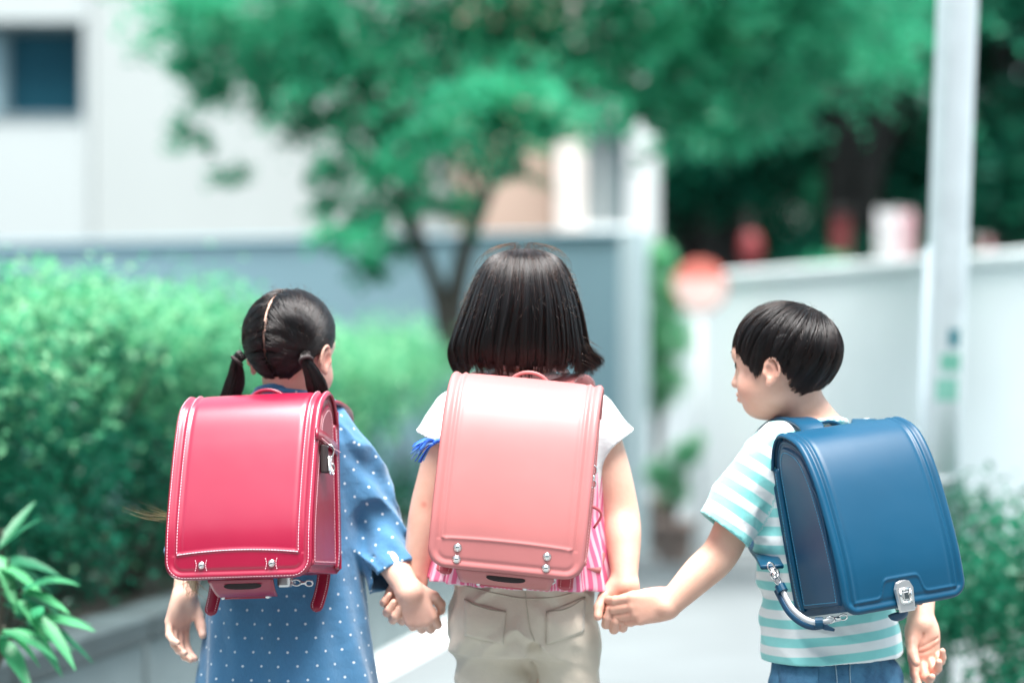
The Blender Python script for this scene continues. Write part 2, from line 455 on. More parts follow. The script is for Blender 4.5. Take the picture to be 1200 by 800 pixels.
# upright shoots that make the top ragged, sunlit brightness in their leaf colour
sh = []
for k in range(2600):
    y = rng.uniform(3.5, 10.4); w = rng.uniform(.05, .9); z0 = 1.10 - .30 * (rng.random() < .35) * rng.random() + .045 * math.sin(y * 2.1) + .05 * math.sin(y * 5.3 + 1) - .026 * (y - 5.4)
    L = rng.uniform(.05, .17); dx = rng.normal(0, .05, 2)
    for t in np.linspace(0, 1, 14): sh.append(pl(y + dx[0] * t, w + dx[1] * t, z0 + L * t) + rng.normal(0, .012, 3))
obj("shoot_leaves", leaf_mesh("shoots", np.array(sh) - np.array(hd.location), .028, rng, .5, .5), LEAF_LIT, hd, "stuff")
st = MB()
for k in range(30):
    y = rng.uniform(3.6, 10.3); w = rng.uniform(.2, .8); p0 = pl(y, w, .36) - np.array(hd.location)
    pth = [p0, p0 + V(rng.normal(0, .05), rng.normal(0, .05), .3), p0 + V(rng.normal(0, .12), rng.normal(0, .12), .72)]
    st.tube(catmull(pth, 7), np.linspace(.013, .005, 7), 6)
st.build("stems", STEM, hd, True, "stuff")

# ------------------------------------------------------------------ broad-leaved plant at the lower left
bp = empty("broadleaf_plant", P(-6, 770, 4.55)); bo = np.array(bp.location)
tag(bp, "bright green broad-leaved plant spilling over the planter edge, lower left corner", "plant")
LEAF_BROAD = leaf_mat("broad_leaf", (.008, .09, .05), (.09, .38, .16), .35, .35)
def big_leaf(base, tip, wid, nrm, droop, name, mat, parent):
    base, tip = np.asarray(base, float), np.asarray(tip, float); L = np.linalg.norm(tip - base); t = np.linspace(0, 1, 9)
    ax = (tip - base) / L; B = unit(np.cross(ax, nrm)); N = np.cross(B, ax); v = []
    for q in t:
        w = wid * (1 + .07 * math.sin(q * 21 + wid * 900)) * (math.sin(math.pi * min(q ** .8, 1)) ** .8 * (1 - .25 * q)) + .0008
        c = base + ax * L * q - V(0, 0, 1) * droop * q * q
        v += [c - B * w + N * w * .28, c - N * w * .05, c + B * w + N * w * .28]
    f = [(i * 3 + j, i * 3 + j + 1, i * 3 + j + 4, i * 3 + j + 3) for i in range(8) for j in (0, 1)]
    me = mk_mesh(name, v, f); set_attr(me, "rnd", np.full(len(v), random.random())); return obj(name, me, mat, parent)
random.seed(4)
stems = [((10, 655), .0), ((28, 690), -.05), ((2, 620), .05), ((45, 720), -.08), ((5, 735), -.1)]
for (sx, sy), dy in stems:
    top = P(sx, sy, 4.5 + dy) - bo
    m = MB(); m.tube(catmull([(0, 0.02, -.02), top * .5 + V(0, .03, .02), top], 8), np.linspace(.005, .0025, 8), 6); m.build("stalk", STEM, bp, True)
    for k in range(7):
        a = rng.uniform(-1.2, 1.6); L = rng.uniform(.075, .135)
        b0 = top * rng.uniform(.55, 1.0) + V(0, rng.uniform(-.02, .02), 0)
        dirv = unit(V(math.cos(a), rng.uniform(-.8, .3), .35 * math.sin(a) - .15))
        big_leaf(b0, b0 + dirv * L, rng.uniform(.009, .018), unit(V(rng.normal(0, .3), -.35, 1)), rng.uniform(.01, .05), "leaf", LEAF_BROAD, bp)

# ------------------------------------------------------------------ right hedge
hr = empty("low_hedge", (1.7, 6.2, 0)); tag(hr, "low dark green hedge beside the lamp post at the right edge", "hedge")
C, Rr = [], []
for k in range(110):
    x = rng.uniform(.98, 2.9); C.append((x - 1.7, rng.uniform(-.55, .6), .06 + .56 * rng.random() ** .8)); Rr.append([rng.uniform(.10, .16)] * 3)
pts, D = clump_pts(C, Rr, 26000, rng, .7)
obj("foliage", leaf_mesh("low_hedge_foliage", pts, .034, rng, .6, .6, D * .5, 0, clump_pts.tone), leaf_mat("low_hedge_leaf", (.001, .030, .020), (.02, .20, .11), .2), hr, "stuff")
st = MB()
for k in range(24):
    x, y = rng.uniform(-.65, 1.1), rng.uniform(-.4, .5)
    st.tube([(x, y, 0), (x + rng.normal(0, .05), y, .3), (x + rng.normal(0, .1), y, .55)], (.012, .009, .004), 6)
st.build("stems", STEM, hr, True, "stuff")

# ------------------------------------------------------------------ grey wall, pale wall
GREY = surf("blue_grey_paint", (.17, .285, .33), .75, .05, 1.0, .2, 40, bdist=.003)
def vwall(name, a, b, h, th, mat, label, cat, cope=None, copemat=None):
    a, b = V(*a, 0), V(*b, 0); c = (a + b) / 2; u = unit(b - a); n = V(-u[1], u[0], 0); M = np.stack([u, n, V(0, 0, 1)], 1)
    o = empty(name, c, M); tag(o, label, cat); L = np.linalg.norm(b - a) / 2
    m = MB(); m.box((0, 0, h / 2), (L, th / 2, h / 2), None, .01); m.build("wall_body", mat, o)
    if cope:
        m = MB(); m.box((0, 0, h + cope / 2 + .002), (L + .01, th / 2 + .025, cope / 2), None, .012); m.build("coping", copemat or mat, o)
    return o
gw = vwall("boundary_wall", (-8.0, 16.25), (.60, 13.06), 1.72, .14, GREY, "smooth blue-grey boundary wall behind the tree", "wall", .03)
m = MB(); Lh = np.linalg.norm(V(8.6, 3.19)) / 2
m.box((Lh + .055, .02, .88), (.055, .09, .88), None, .008); m.build("end_post", surf("pale_grey_post", (.42, .52, .55), .7, .05), gw)
PALE = surf("pale_concrete_wall", (.80, .86, .87), .85, .06, 1.5, .3, 30, bdist=.004)
pwl = vwall("roadside_wall", (.72, 14.9), (4.95, 5.4), 1.49, .18, PALE, "long pale concrete wall across the far side of the road", "wall", .06, surf("pale_coping", (.70, .77, .78), .8, .06))

# ------------------------------------------------------------------ pale building with a dark window
BW = surf("pale_render", (.41, .44, .425), .85, .035, .7, .2, 25, bdist=.004)
BW2 = surf("pale_render_bright", (.44, .475, .465), .85, .03, .7)
bl = empty("pale_building", (-3.4, 17.4, 0)); tag(bl, "large pale rendered building with a dark window, upper left", "building")
def bbox_part(par, name, lo, hi, mat, bev=.01):
    lo, hi = np.array(lo, float), np.array(hi, float); m = MB(); m.box((lo + hi) / 2 - np.array(par.location), (hi - lo) / 2, None, bev); return m.build(name, mat, par)
wx0, wx1, wz0, wz1 = -4.35, -3.085, 2.79, 3.50
bbox_part(bl, "wall", (-11, 17.4, 0), (wx0, 23, 8), BW2); bbox_part(bl, "wall", (wx0, 17.402, 0), (wx1, 23, wz0), BW2)
bbox_part(bl, "wall", (wx0, 17.402, wz1), (wx1, 23, 8), BW2); bbox_part(bl, "wall", (wx1, 17.4, 0), (-3.03, 23, 8), BW2)
bbox_part(bl, "wall", (-3.015, 17.395, 0), (-.42, 23, 8), BW)
bbox_part(bl, "wall_joint", (-3.04, 17.44, 0), (-3.0, 17.6, 8), surf("joint", (.42, .45, .44), .9))
GLASS = NT("dark_window_glass"); GLASS.set(Base_Color=(.012, .06, .085, 1), Roughness=.08, Specular_IOR_Level=.6); GLASS = GLASS.m
FRAME = surf("window_frame_metal", (.10, .15, .17), .4, .1, metal=.3)
w = bbox_part(bl, "window", (wx0, 17.62, wz0), (wx1, 17.66, wz1), GLASS, .002)
for lo, hi in (((wx0, 17.56, wz0), (wx1, 17.64, wz0 + .06)), ((wx0, 17.56, wz1 - .05), (wx1, 17.64, wz1)), ((wx1 - .045, 17.56, wz0 + .06), (wx1, 17.64, wz1 - .05)),
               ((wx0, 17.56, wz0 + .06), (wx0 + .045, 17.64, wz1 - .05)), ((-3.70, 17.55, wz0 + .06), (-3.655, 17.63, wz1 - .05))):
    f = bbox_part(bl, "window_frame", lo, hi, FRAME, .004); f.parent = w
cu = bbox_part(bl, "blind", (wx0 + .05, 17.605, wz0 + .07), (-3.705, 17.612, wz1 - .06), surf("blind", (.25, .36, .39), .8), .001); cu.parent = w
bbox_part(bl, "window_sill", (wx0, 17.39, wz0 + .002), (wx1, 17.56, wz0 + .022), surf("sill", (.20, .25, .26), .6), .004)

# brown and white house at the centre
hs_ = empty("corner_house", (.4, 16.6, 0)); tag(hs_, "brown house with white corner column and narrow window behind the tree", "house")
BRN = surf("brown_cladding", (.42, .30, .235), .8, .08, 2, .3, 30, bdist=.004)
WHT = surf("white_trim", (.60, .62, .61), .6, .03)
bbox_part(hs_, "wall", (-.40, 16.7, 0), (.30, 22, 6), BRN)
bbox_part(hs_, "white_pilaster", (.304, 16.55, 0), (.50, 22, 6), surf("warm_white", (.74, .66, .60), .7, .05))
bbox_part(hs_, "wall", (.504, 16.6, 0), (.78, 22, 1.98), WHT); bbox_part(hs_, "wall", (.504, 16.6, 2.72), (.78, 22, 6), WHT)
w = bbox_part(hs_, "window", (.504, 16.75, 1.984), (.78, 16.8, 2.716), surf("net_glass", (.22, .27, .28), .25, .1), .002)
f = bbox_part(hs_, "window_frame", (.60, 16.70, 1.99), (.625, 16.748, 2.71), WHT, .004); f.parent = w
bbox_part(hs_, "window_sill", (.49, 16.45, 1.90), (.79, 16.597, 1.976), WHT)
m = MB(); zz = np.linspace(0, 6, 4); m.tube([(.89 - .4, -.05, z) for z in zz], .115, 20); m.build("corner_column", WHT, hs_, True)

# ------------------------------------------------------------------ trees
def tree(name, base, h, label, crown, nleaf, lsize, lmat, bark, seed, tr=.12, limbs=7, fork=.25, group=None, hang=.2, shell=.8, spray=0):
    """crown: list of (dx,dy,z,radius) clumps; limbs reach them"""
    rg = np.random.default_rng(seed); o = empty(name, (base[0], base[1], 0)); tag(o, label, "tree", group)
    tip = V(rg.normal(0, .15), rg.normal(0, .1), h * .8)
    tp = catmull([(0, 0, -.05), (rg.normal(0, .04), 0, h * .15), tip * .5 + V(rg.normal(0, .08), 0, 0), tip], 14)
    m = MB(); m.tube(tp, tr * np.linspace(1.15, .35, 14), 10); tk = m.build("trunk", bark, o, True)
    cr = sorted(crown, key=lambda c: -c[3])[:limbs]
    for i, c in enumerate(cr):
        t0 = fork + (.55 - fork) * rg.random(); a = tp[int(t0 * 13)]; b = V(*c[:3])
        mid = (a + b) / 2 + V(rg.normal(0, .08), rg.normal(0, .08), .10 * h * rg.random())
        m = MB(); m.tube(catmull([a, mid, b], 9), tr * np.linspace(.55, .12, 9), 7); m.build("limb", bark, o, True)
    if spray:
        pts, tn = [], []; per = 16
        w = np.array([c[3] ** 1.6 for c in crown]); cnt = np.maximum(4, (nleaf / per * w / w.sum()).astype(int))
        for c, n_ in zip(crown, cnt):
            ct = rg.beta(.9, 1.0)
            for _ in range(n_):
                a = rg.uniform(0, 6.28); ln = c[3] * rg.uniform(.6, 1.5); b = V(*c[:3]) + rg.normal(0, c[3] * .38, 3) * V(1, 1, .6); dz = rg.uniform(-.1, .35); tone = np.clip(ct * .6 + rg.beta(.7, 1.2) * .55, 0, 1)
                for t_ in np.linspace(0, 1, per): pts.append(b + V(math.cos(a) * ln * t_, math.sin(a) * ln * t_, dz * ln * t_ - .55 * ln * t_ * t_) + rg.normal(0, .022, 3)); tn.append(tone)
        pts = np.array(pts); clump_pts.tone = np.array(tn)
    else: pts, D = clump_pts([c[:3] for c in crown], [[c[3], c[3], c[3] * .62] for c in crown], nleaf, rg, shell)
    obj("crown", leaf_mesh(name + "_crown", pts, lsize, rg, .7, .5, None, hang, clump_pts.tone), lmat, o, "stuff"); return o
rg = np.random.default_rng(11)
cw = []
def cpx(px, py, d, r): 
    p = P(px, py, d) - V(-.30, 11.6, 0); cw.append((p[0], p[1], p[2], r))
for px, py, r in ((250, 40, .26), (290, 80, .22), (330, 30, .34), (400, 70, .34), (440, 130, .26), (380, 0, .4), (470, 40, .36), (520, 90, .34), (560, 30, .4), (600, 110, .30), (650, 50, .4), (700, 90, .32),
                  (740, 20, .42), (770, 120, .28), (800, 70, .34), (850, 40, .36), (880, 110, .26), (930, 70, .3), (500, 180, .22), (480, 235, .14), (430, 255, .13), (400, 275, .12), (455, 290, .12), (390, 240, .10), (545, 150, .24), (850, 150, .22), (960, 20, .34), (230, 0, .25), (1010, 60, .28), (1050, 10, .3), (470, 150, .2), (360, 140, .12), (520, 235, .12), (430, 310, .09), (590, 200, .12), (270, 200, .06),
                  (420, -60, .5), (560, -80, .6), (700, -90, .6), (840, -70, .5), (640, -170, .6), (480, -160, .6), (300, -60, .4), (930, -60, .4), (410, 190, .13), (450, 200, .16), (640, 150, .16), (250, 110, .12), (225, 160, .09), (215, 75, .12), (300, 120, .12), (345, 95, .14)):
    cpx(px, py, 11.4 + rg.normal(0, .45), r)
tr0 = tree("street_tree", (-.30, 11.6), 1.85, "forked broad tree with wide green crown in front of the grey wall", cw, 36000, .066, LEAF_TREE, BARK, 3, .082, 0, .45, hang=.3, spray=1)
# second stem of the forked trunk
m = MB(); m.tube(catmull([(0, 0, 1.1), (.04, 0, 1.42), P(556, 262, 11.6) - V(-.30, 11.6, 0), P(600, 165, 11.6) - V(-.30, 11.6, 0), P(680, 60, 11.6) - V(-.30, 11.6, 0)], 16), np.linspace(.058, .022, 16), 9); m.build("limb", BARK, tr0, True)
m = MB(); m.tube(catmull([(0, 0, 1.0), (-.05, 0, 1.36), P(490, 280, 11.6) - V(-.30, 11.6, 0), P(470, 200, 11.6) - V(-.30, 11.6, 0), P(430, 90, 11.6) - V(-.30, 11.6, 0)], 16), np.linspace(.050, .018, 16), 9); m.build("limb", BARK, tr0, True)

for a_, b_ in (((600, 165), (540, 60)), ((575, 215), (680, 140)), ((640, 115), (760, 60)), ((470, 200), (520, 70)), ((487, 285), (420, 190)), ((445, 130), (330, 40)), ((560, 250), (520, 150)), ((760, 60), (900, 50))):
    A_, B_ = P(*a_, 11.6) - V(-.30, 11.6, 0), P(*b_, 11.5) - V(-.30, 11.6, 0); m = MB(); m.tube(catmull([A_, (A_ + B_) / 2 + V(0, 0, .05), B_], 8), np.linspace(.022, .008, 8), 7); m.build("limb", BARK, tr0, True)
wood = [(1.6, 19.5, 7.0, .16), (2.60, 19.0, 7.5, .20), (3.05, 20.5, 7.2, .15), (4.1, 18.5, 7.0, .2), (5.4, 20, 8, .22), (2.0, 23.5, 8, .2), (3.6, 24.5, 8.2, .22), (5.2, 25, 8.5, .22), (6.8, 22.5, 8, .25), (7.6, 17.0, 7, .2)]
where = ["nearest the white corner column", "with a thick dark trunk left of the red post", "with a slim dark trunk beside the red post", "behind the lamp post", "right of the lamp post", "deep behind the round sign",
         "deep behind the white banners", "deep behind the lamp post", "deep in the right corner", "outermost on the right, over the pale wall"]
for i, (x, y, h, t) in enumerate(wood):
    rg = np.random.default_rng(40 + i); cw = []
    for k in range(16):
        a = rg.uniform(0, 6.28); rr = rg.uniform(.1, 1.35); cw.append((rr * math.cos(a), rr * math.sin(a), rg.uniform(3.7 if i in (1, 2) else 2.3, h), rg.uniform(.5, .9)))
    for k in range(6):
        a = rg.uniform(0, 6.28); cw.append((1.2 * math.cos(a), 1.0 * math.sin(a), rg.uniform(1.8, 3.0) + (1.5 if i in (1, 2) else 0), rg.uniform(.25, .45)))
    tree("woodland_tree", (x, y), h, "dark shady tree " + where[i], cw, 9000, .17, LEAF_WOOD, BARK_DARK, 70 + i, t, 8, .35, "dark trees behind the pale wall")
rg = np.random.default_rng(77)
C = [(rg.uniform(-14, 16), rg.uniform(28, 36), rg.uniform(.3, 9)) for k in range(520)]
pts, D = clump_pts(C, [[rg.uniform(.8, 1.5)] * 3 for _ in C], 52000, rg, .8)
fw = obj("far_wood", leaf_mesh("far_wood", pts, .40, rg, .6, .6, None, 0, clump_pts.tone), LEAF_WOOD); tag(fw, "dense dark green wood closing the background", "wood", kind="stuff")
sb = [("bright", 2.2, 17.2, 1.4, .34, "round bright shrub behind the red lantern"), ("bright", 3.20, 22.4, 2.5, .5, "sunlit young tree glimpsed between the dark trunks")]
for i, (_, x, y, z, r, lab) in enumerate(sb):
    o = empty("garden_shrub", (x, y, 0)); tag(o, lab, "shrub")
    rg = np.random.default_rng(90 + i); C = [(rg.normal(0, r * .5), rg.normal(0, r * .4), z + rg.normal(0, r * .4)) for k in range(7)]
    pts, D = clump_pts(C, [[r * .6] * 3 for _ in C], 2600, rg); obj("foliage", leaf_mesh("shrub_foliage", pts, .09, rg), LEAF_TREE, o, "stuff")
    m = MB(); m.tube([(0, 0, 0), (.02, 0, z * .6), (0, 0, z)], (.03, .025, .01), 8); m.build("stem", BARK, o, True)

# ------------------------------------------------------------------ potted plants at the end of the grey wall
POT = surf("terracotta_pot", (.30, .22, .19), .8, .12, 12)
def potted(name, x, y, r, h, clumps, n, label, ls=.05):
    o = empty(name, (x, y, 0)); tag(o, label, "potted plant")
    m = MB(); prof = [(r * .72, 0), (r * .95, h * .85), (r * 1.06, h * .85), (r * 1.06, h), (r * .92, h), (r * .88, h * .9), (0.001, h * .9)]
    n_ = 18; v = [(a * math.cos(t), a * math.sin(t), z) for a, z in prof for t in np.arange(n_) * 2 * math.pi / n_]
    f = [(i * n_ + j, i * n_ + (j + 1) % n_, (i + 1) * n_ + (j + 1) % n_, (i + 1) * n_ + j) for i in range(len(prof) - 1) for j in range(n_)]
    m.add(v, f); m.build("pot", POT, o, True)
    rg = np.random.default_rng(int(x * 1000)); pts, D = clump_pts([c[:3] for c in clumps], [[c[3]] * 3 for c in clumps], n, rg)
    obj("foliage", leaf_mesh(name, pts, ls, rg), LEAF_LIT, o, "stuff")
    for c in clumps[:5]:
        m = MB(); m.tube(catmull([(0, 0, h * .85), (c[0] * .4, c[1] * .4, (h + c[2]) / 2), c[:3]], 7), np.linspace(.012, .004, 7), 6); m.build("stem", STEM, o, True)
potted("tall_potted_shrub", .80, 13.35, .13, .30, [(.02, 0, 1.62, .09), (-.06, 0, 1.50, .10), (.07, 0, 1.42, .11), (-.02, 0, 1.30, .12), (.08, 0, 1.18, .13), (-.05, 0, 1.08, .12), (.05, .0, .95, .12), (.0, 0, .84, .08)], 2600, "tall green shrub in a pot at the end of the grey wall")
potted("low_potted_plant", .84, 12.55, .115, .22, [(.06, -.02, .56, .08), (-.07, 0, .46, .08), (.0, 0, .38, .09), (.11, 0, .62, .05)], 700, "small leafy plant in a brown pot in front of the tall potted shrub")

# ------------------------------------------------------------------ unseen block of flats, added so the bags reflect less bright sky
ab = empty("reflection_blocker", (0, -11, 0)); tag(ab, "unseen dark block of flats added behind the viewpoint to block low sky reflections", "building")
BK = surf("blocker_dark", (.06, .06, .058), .85, .1, .5)
bbox_part(ab, "wall", (-24, -18, 0), (24, -11, 9.5), BK, .05); bbox_part(ab, "roof_parapet", (-24.2, -18.2, 9.51), (24.2, -10.8, 9.9), BK, .05)
for fl_ in range(3):
    for k in range(12):
        w = bbox_part(ab, "window", (-22 + k * 3.9, -11.02, 1.0 + fl_ * 3), (-20.2 + k * 3.9, -10.96, 2.5 + fl_ * 3), GLASS, .005)

# ------------------------------------------------------------------ round sign, lantern, post, banners
sg = empty("round_sign", P(820, 335, 12.9) * V(1, 1, 0)); tag(sg, "round red and white sign on a thin pale post", "sign")
zc = P(820, 335, 12.9)[2]; SR = surf("sign_red", (.74, .20, .16), .5, .04); SW = surf("sign_white", (.78, .60, .56), .4, .02)
def disc(r, y, z0=-9, z1=9, n=48, t=.004):
    a = np.arange(n) * 2 * math.pi / n; p = np.stack([r * np.cos(a), np.clip(r * np.sin(a), z0, z1)], 1); m = MB()
    v = [(x, y, zc + z) for x, z in p] + [(x, y + t, zc + z) for x, z in p]
    m.add(v, [tuple(range(n - 1, -1, -1))[::-1], tuple(range(2 * n - 1, n - 1, -1))] + [(i, n + i, n + (i + 1) % n, (i + 1) % n) for i in range(n)]); return m
disc(.145, 0).build("disc", SR, sg); disc(.132, -.004, -9, .035).build("white_field", SW, sg)
m = MB(); m.tube([(0, .022, 0), (0, .022, zc + .13)], .016, 12); m.build("post", surf("sign_post", (.66, .70, .70), .5, .04), sg, True)

lt = empty("red_lantern", P(880, 295, 17.6) * V(1, 1, 0)); tag(lt, "red lantern hanging on a dark post in front of the trees", "lantern")
zl = P(880, 295, 17.6)[2]; prof = [(.02, -.14), (.045, -.135), (.07, -.10), (.082, -.035), (.082, .035), (.07, .10), (.045, .135), (.02, .14)]; n_ = 20
v = [(a * math.cos(t), a * math.sin(t), zl + z) for a, z in prof for t in np.arange(n_) * 2 * math.pi / n_]
f = [(i * n_ + j, i * n_ + (j + 1) % n_, (i + 1) * n_ + (j + 1) % n_, (i + 1) * n_ + j) for i in range(len(prof) - 1) for j in range(n_)] + [tuple(range(n_ - 1, -1, -1)), tuple(range((len(prof) - 1) * n_, len(prof) * n_))]
RED = surf("lantern_red", (.19, .022, .026), .6, .08)
m = MB(); m.add(v, f); m.build("lantern_shade", RED, lt, True)
m = MB(); m.tube([(0, .16, 0), (0, .16, zl + .3)], .02, 8).tube([(0, .17, zl + .28), (0, -.02, zl + .28)], .012, 8).tube([(0, 0, zl + .16), (0, 0, zl + .29)], .006, 6); m.build("post", BARK_DARK, lt, True)

rp = empty("red_post", P(985, 300, 17.8) * V(1, 1, 0)); tag(rp, "dull red square post standing among the dark trees", "post")
m = MB(); m.box((0, 0, 1.07), (.062, .062, 1.07), None, .01); m.build("shaft", surf("dull_red", (.16, .022, .024), .7, .15), rp)
m = MB(); m.box((0, 0, 2.16), (.09, .09, .02), None, .006); m.build("cap", BARK_DARK, rp)
for i, (px, c, lab) in enumerate(((1040, (.62, .60, .60), "pale banner on a pole left of the lamp post"), (1062, (.60, .36, .38), "pinkish banner on a pole close to the lamp post"), (1152, (.55, .25, .26), "small pink banner right of the lamp post"))):
    b = empty("banner", P(px, 300, 17.7) * V(1, 1, 0)); tag(b, lab, "banner", "banners behind the pale wall")
    hz = 2.18 if i < 2 else 1.98
    m = MB(); m.tube([(-.065, 0, 0), (-.065, 0, hz)], .01, 8).tube([(-.07, 0, hz - .02), (.06, 0, hz - .02)], .006, 6); m.build("pole", WHT, b, True)
    vs = [(-.055 + .115 * k / 6, .012 * math.sin(k * 1.3 + z * 5), hz - .03 - .55 * z / 8) for z in range(9) for k in range(7)]
    m = MB(); m.add(vs, [(r * 7 + k, r * 7 + k + 1, r * 7 + k + 8, r * 7 + k + 7) for r in range(8) for k in range(6)]); o = m.build("cloth", surf("banner_cloth", c, .8, .12, 8), b, True)
    md = o.modifiers.new("thick", 'SOLIDIFY'); md.thickness = .003

# ------------------------------------------------------------------ lamp post with conduit and sticker
lp0, lp1 = P(1104, 480, 6.5), P(1122, 0, 6.2); dl = (lp1 - lp0) / (lp1[2] - lp0[2]); base = lp0 - dl * lp0[2]
lpo = empty("lamp_post", base); tag(lpo, "tall pale grey steel post with a sticker, behind the boy", "post")
STEEL = surf("galvanised_steel", (.80, .85, .87), .42, .08, 9, metal=.25)
m = MB(); m.tube([dl * z for z in (0, 1, 2, 3.4, 5)], (.056, .0535, .052, .050, .046), 28); m.build("shaft", STEEL, lpo, True)
m = MB(); m.tube([dl * 0, dl * .03], (.10, .10), 24); m.build("base_plate", STEEL, lpo)
m = MB(); m.tube([dl * z + V(-.050, -.012, 0) for z in (0, 1.33)], .014, 10); m.build("conduit", surf("conduit", (.42, .50, .53), .5, .06), lpo, True)
m = MB(); arm = catmull([dl * 4.9, dl * 5.2 + V(-.1, 0, 0), dl * 5.3 + V(-.5, 0, 0)], 8); m.tube(arm, .025, 10); m.build("lamp_arm", STEEL, lpo, True)
m = MB(); m.box(arm[-1] + V(-.18, 0, -.01), (.2, .07, .035), None, .02); m.build("lamp_head", STEEL, lpo)
for z in (.72,):
    m = MB(); m.tube([dl * (z - .012), dl * (z + .012)], .0552 if z > 1 else .0565, 28); m.build("band", surf("band", (.5, .55, .57), .4, .05, metal=.4), lpo, True)
def sticker(z0, z1, a0, a1, off, mat, name, par):
    aa = np.linspace(R(a0), R(a1), 12); v = [dl * z + V((.0536 + off) * math.sin(a), -(.0536 + off) * math.cos(a), 0) for z in (z0, z1) for a in aa]
    m = MB(); m.add(v, [(i, i + 1, 13 + i, 12 + i) for i in range(11)]); return m.build(name, mat, par, True)
st_ = sticker(.915, 1.125, -38, 50, .0012, surf("sticker_white", (.74, .82, .80), .4, .03), "sticker", lpo)
sticker(1.07, 1.115, 0, 32, .0024, surf("sticker_teal", (.05, .25, .30), .4), "print", st_)
sticker(1.005, 1.05, -20, 40, .0024, surf("sticker_green", (.22, .58, .44), .4), "print", st_)
sticker(.925, .985, -30, 34, .0024, surf("sticker_green_b", (.28, .62, .50), .4), "print", st_)
# ------------------------------------------------------------------ people: skin, heads, hands
def skin_mat(name, col):
    t = NT(name); c = np.array(col)
    nz = t.noise(28, 4); a = t.attr("flush").outputs["Fac"]
    base = t.ramp(nz, .3, .7, tuple(c * V(.93, .86, .84)), tuple(np.minimum(c * 1.05, 1))); nz2 = t.noise(260, 3); base = t.mix(t.math('MULTIPLY', nz2, .22), base, tuple(c * V(.86, .70, .66)))
    t.link(t.mix(a, base, (.62, .20, .15)), t.b.inputs["Base Color"])
    t.set(Roughness=.45, Specular_IOR_Level=.45, Subsurface_Weight=.14, Subsurface_Scale=.010)
    t.b.inputs["Subsurface Radius"].default_value = (1.0, .35, .2)
    b1 = t.bump(t.noise(900, 2), .2, .0005); t.second_bump(b1, 130, .25, .0012)
    return t.m
SKIN_L = skin_mat("skin_fair", (.74, .50, .40)); SKIN_M = skin_mat("skin_warm", (.74, .48, .37)); SKIN_B = skin_mat("skin_peach", (.72, .45, .34))
HAIRCAP = surf("hair_base", (.009, .008, .008), .9, .2, 40, spec=.1)
EYE = surf("eye_dark", (.02, .014, .012), .15, .1)
LIP = None

def head_prims(c, M, s=1.0, ear=True):
    """list of (prim, k, subtract) for a child's head centred at c, facing M@+Y"""
    q = lambda *p: c + M @ (np.array(p) * s)
    E = lambda p, r, m=None: ell(q(*p), np.array(r) * s, M if m is None else M @ m)
    L = [(E((0, -.010, .026), (.0715, .086, .072)), 0, 0), (E((0, .022, -.030), (.057, .060, .068)), .02, 0),
         (E((0, .041, -.077), (.026, .028, .019)), .022, 0), (E((.029, .043, -.044), (.026, .026, .026)), .015, 0), (E((-.029, .043, -.044), (.026, .026, .026)), .015, 0),
         (E((0, .066, .018), (.044, .022, .026)), .02, 0),
         (cone(q(0, .078, -.006), q(0, .0895, -.034), .0055 * s, .0085 * s), .010, 0), (E((.009, .081, -.036), (.006, .007, .006)), .006, 0), (E((-.009, .081, -.036), (.006, .007, .006)), .006, 0),
         (E((0, .0805, -.0545), (.0165, .007, .0055)), .006, 0), (E((0, .079, -.0635), (.014, .0075, .006)), .006, 0),
         (E((.029, .083, -.004), (.015, .010, .010)), .008, 1), (E((-.029, .083, -.004), (.015, .010, .010)), .008, 1),
         (E((0, .089, -.059), (.016, .010, .0012)), .002, 1)]
    if ear:
        for sg in (1, -1):
            A = rotz(-sg * R(22)) @ rotx(R(-8))
            L.append((E((sg * .0700, -.008, -.018), (.0065, .0140, .0235), A), .005, 0))
            ring = [q(sg * (.0735 + .003 * math.sin(t)), -.009 + .0122 * math.cos(t) - .003, -.016 + .0198 * math.sin(t)) for t in np.linspace(-1.0, 3.9, 12)]
            L.append((chain(ring, [.0027 * s] * 12, .001), .002, 0))
            L.append((E((sg * .0770, -.006, -.020), (.0050, .0070, .0115), A), .002, 1))
            L.append((E((sg * .0715, -.003, -.039), (.0048, .0062, .0070)), .004, 0))
            L.append((E((sg * .0745, .004, -.022), (.0035, .0035, .0055)), .003, 0))
    return L
